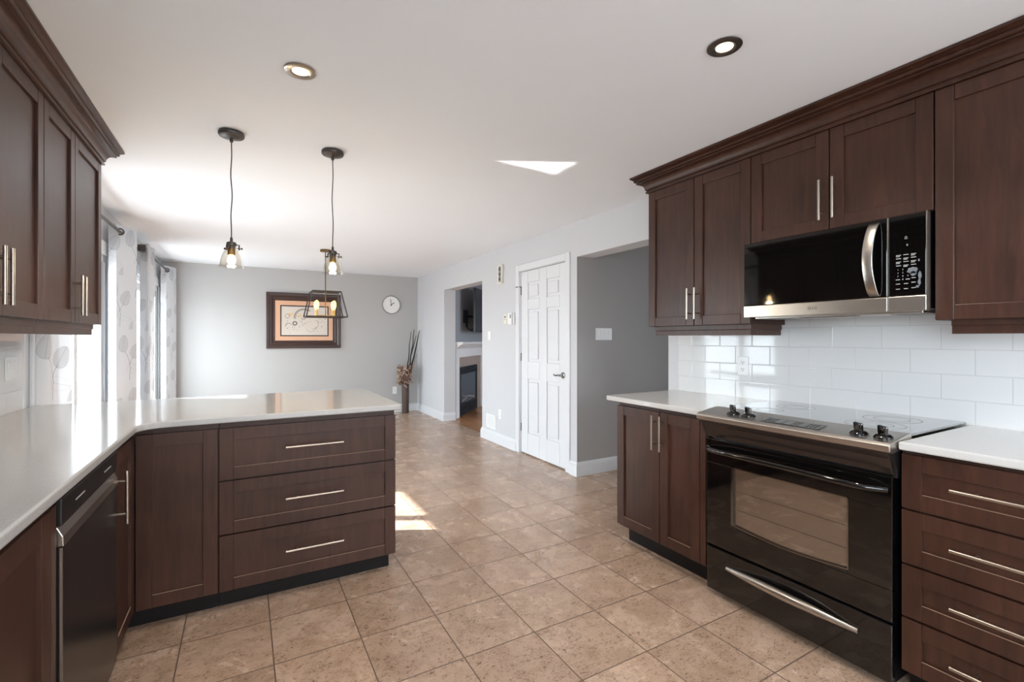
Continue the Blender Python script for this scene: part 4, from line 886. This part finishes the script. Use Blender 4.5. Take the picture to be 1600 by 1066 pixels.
t = thing('wall_clock', (2.235, YB, 1.74), 'round white wall clock with thin grey rim on the grey wall', 'clock')
CC = (2.237, 1.889)
MB(FB).lathe([(0.150, 0.001), (0.161, 0.001), (0.161, 0.030), (0.150, 0.032)], (*CC, 0), 2, 48, closed=True).build('rim', 'clock_rim', t, smooth=True)
MB(FB).lathe([(0, 0.002), (0.152, 0.002), (0.152, 0.014), (0, 0.014)], (*CC, 0), 2, 48, cap=False).build('face', 'clock_face', t)
def hand(deg, L_, w_, nm):
    a = math.radians(90 - deg); m = MB(Fr(FB(CC[0], CC[1], 0.016), FB.U * math.cos(a) + FB.V * math.sin(a), FB.V * math.cos(a) - FB.U * math.sin(a), FB.N))
    m.box((-0.02, -w_, 0), (L_, w_, 0.002)).build(nm, 'dark_slot', t)
hand(-8, 0.10, 0.0045, 'minute_hand'); hand(52, 0.065, 0.006, 'hour_hand')

# floor vase with dried stems
vx, vy = 2.43, 8.02
t = thing('floor_vase', (vx, vy, 0), 'tall slim dark brown floor vase in the corner of the grey wall', 'vase')
MB().lathe([(0, 0.001), (0.055, 0.001), (0.060, 0.02), (0.061, 0.30), (0.063, 0.515), (0.058, 0.515), (0.055, 0.30), (0.050, 0.03), (0, 0.03)], (vx, vy, 0), 2, 28, cap=False).build('body', 'vase', t, smooth=True)
random.seed(21)
def stem(nm, top, r0, mat, base=(0, 0), lab=None, split=None):
    P0 = Vector((vx + base[0] * 0.4, vy + base[1] * 0.4, 0.05)); P1 = Vector((vx + base[0], vy + base[1], 0.52)); P2 = Vector(top); pts = []
    for i in range(13):
        s_ = i / 12; p = P0.lerp(P1, s_ / 0.35) if s_ < 0.35 else P1.lerp(P2, (s_ - 0.35) / 0.65)
        if s_ > 0.4: p = p + Vector((random.uniform(-1, 1), random.uniform(-1, 1), 0)) * 0.007
        pts.append(p)
    m = MB().tube(pts, [r0 * (0.6 if i < 5 else 1.15 - 0.75 * (i - 5) / 7) for i in range(13)], 7)
    if split: m.tube([pts[8], pts[8].lerp(Vector(split), 0.5) + Vector((0.006, 0, 0)), Vector(split)], [r0 * 0.8, r0 * 0.6, r0 * 0.3], 6)
    o = m.build(nm, mat, smooth=True); tag(o, lab, 'branch', 'dried branches in the floor vase'); return o
stem('dried_branch', (2.535, 8.05, 1.42), 0.011, 'twig', (0.022, 0.02), 'dark dried branch in the floor vase, straightest and leftmost of the tall ones')
stem('dried_branch', (2.605, 8.06, 1.46), 0.013, 'twig', (0.036, 0.012), 'thin dark dried branch in the floor vase, middle one of the tall three', (2.63, 8.05, 1.35))
stem('dried_branch', (2.682, 8.02, 1.44), 0.016, 'twig', (0.040, 0.0), 'thick dark dried branch in the floor vase leaning furthest to the wall')
stem('dried_branch', (2.615, 7.98, 1.02), 0.011, 'twig_pale', (0.040, -0.02), 'short pale dried branch in the floor vase below the tall dark ones')
def tuft(nm, mat, n_, lab, seed, spread, z0, z1, r_):
    random.seed(seed); m = MB()
    for i in range(n_):
        a = random.uniform(0, 6.28); q = spread * math.sqrt(random.random()); p = Vector((vx - 0.015 + q * math.cos(a), vy + q * math.sin(a), random.uniform(z0, z1)))
        b = Vector((vx + 0.03 * math.cos(a), vy + 0.03 * math.sin(a), 0.50)); d = Vector((random.uniform(-1, 1), random.uniform(-1, 1), random.uniform(-0.6, 1))).normalized()
        m.tube([b, b.lerp(p, 0.6) + Vector((0, 0, 0.02)), p], 0.0018, 4)
        m.tube([p - d * r_, p, p + d * r_ + Vector((0, 0, -0.01)), p + d * r_ * 1.7 + Vector((0, 0, -0.03))], [0.002, 0.007, 0.006, 0.001], 5)
    o = m.build(nm, mat); tag(o, lab, 'dried flowers', None, 'stuff'); return o
tuft('dried_flowers', 'dried_brown', 190, 'brown dried flower heads spilling from the top of the floor vase', 31, 0.125, 0.52, 0.83, 0.026)
tuft('dried_foliage', 'dried_pale', 110, 'pale wispy dried leaves among the brown flower heads in the floor vase', 32, 0.14, 0.48, 0.84, 0.030)

# ------------------------------------------------------------------ living room corner seen through the opening
uA = Vector((0.669, 0.743, 0)); nA = Vector((0.743, -0.669, 0)); FP = Fr((3.04, 7.15, 0), uA, Z3, nA)
struct(MB(FP).box((-0.20, 0, -0.10), (3.2, ZC, -0.001)).build('wall_breast', 'wall_blue', origin=(4, 8.2, 0)))
t = thing('fireplace', FP(0.52, 0, 0.02), 'black gas fireplace with white mantel and beige tile surround in the next room', 'fireplace')
m = MB(FP); m.box((-0.16, 0, 0), (0.0, 0.985, 0.035)); m.box((1.30, 0, 0), (1.47, 0.985, 0.035)); m.box((-0.16, 0.985, 0), (1.47, 1.13, 0.035))
m.build('mantel_surround', 'mantel_white', t, bevel=0.004)
MP = [(0, 1.13), (0.05, 1.13), (0.06, 1.145), (0.075, 1.16), (0.10, 1.185), (0.135, 1.20), (0.135, 1.212), (0.155, 1.216), (0.155, 1.240), (0, 1.240)]
m = MB(Fr(FP.O, FP.N, Z3, FP.U)); m.prism(MP, -0.20, 1.51); m.build('mantel_shelf', 'mantel_white', t)
m = MB(FP); m.box((0.0, 0, 0), (0.02, 0.985, 0.012)); m.box((1.035, 0, 0), (1.165, 0.985, 0.012)); m.box((1.170, 0, 0), (1.30, 0.985, 0.012)); m.box((0.02, 0.825, 0), (1.033, 0.985, 0.012)); m.build('tile_surround', 'hearth_tile', t, bevel=0.002)
m = MB(FP)
for a, b, c_, d in ((0.02, 0.09, 0.01, 0.82), (0.965, 1.033, 0.01, 0.82), (0.09, 0.965, 0.70, 0.82), (0.09, 0.965, 0.01, 0.21)): m.box((a, c_, 0), (b, d, 0.03))
ins = m.build('insert', 'iron', t, bevel=0.003)
m = MB(FP)
for z in (0.725, 0.752, 0.779, 0.05, 0.085, 0.12, 0.155): m.box((0.08, z, 0.03), (0.975, z + 0.012, 0.045))
m.build('louvers', 'iron', ins, bevel=0.002)
MB(FP).box((0.09, 0.21, 0.001), (0.965, 0.70, 0.018)).build('firebox_glass', 'firebox', ins)
lgm = MB(FP)
lgm.tube([(0.16, 0.25, 0.024), (0.5, 0.30, 0.026), (0.85, 0.25, 0.024)], 0.010, 8); lgm.tube([(0.2, 0.33, 0.024), (0.85, 0.24, 0.024)], 0.007, 8)
lgm.build('logs', 'grey_plastic', ins, smooth=True)
TVF = Fr(FP(0, 0, 0.24), uA, Z3, nA)
t = thing('television', TVF(0.7, 1.42, 0), 'flat screen television on a wall arm above the fireplace in the next room', 'television')
MB(TVF).box((0.19, 1.41, -0.03), (1.45, 2.15, 0.012)).build('housing', 'black_plastic', t, bevel=0.004)
MB(TVF).box((0.205, 1.425, 0.0125), (1.435, 2.135, 0.0135)).build('screen', 'tv_screen', t)
m = MB(FP); m.box((0.28, 1.56, 0.0005), (0.52, 1.79, 0.02)); m.tube([(0.40, 1.68, 0.02), (0.52, 1.68, 0.12), (0.70, 1.68, 0.21)], 0.02, 8); m.box((0.55, 1.58, 0.195), (0.80, 1.78, 0.209)); m.build('wall_mount', 'iron', t)
m = MB(FP)
for k in range(3): m.tube([(0.36 + 0.03 * k, 1.60, 0.022), (0.34 + 0.05 * k, 1.50 - 0.02 * k, 0.04), (0.45 + 0.04 * k, 1.44 - 0.01 * k, 0.08), (0.58, 1.52, 0.14), (0.66, 1.58, 0.20)], 0.006, 6)
m.build('cables', 'black_plastic', t, smooth=True)
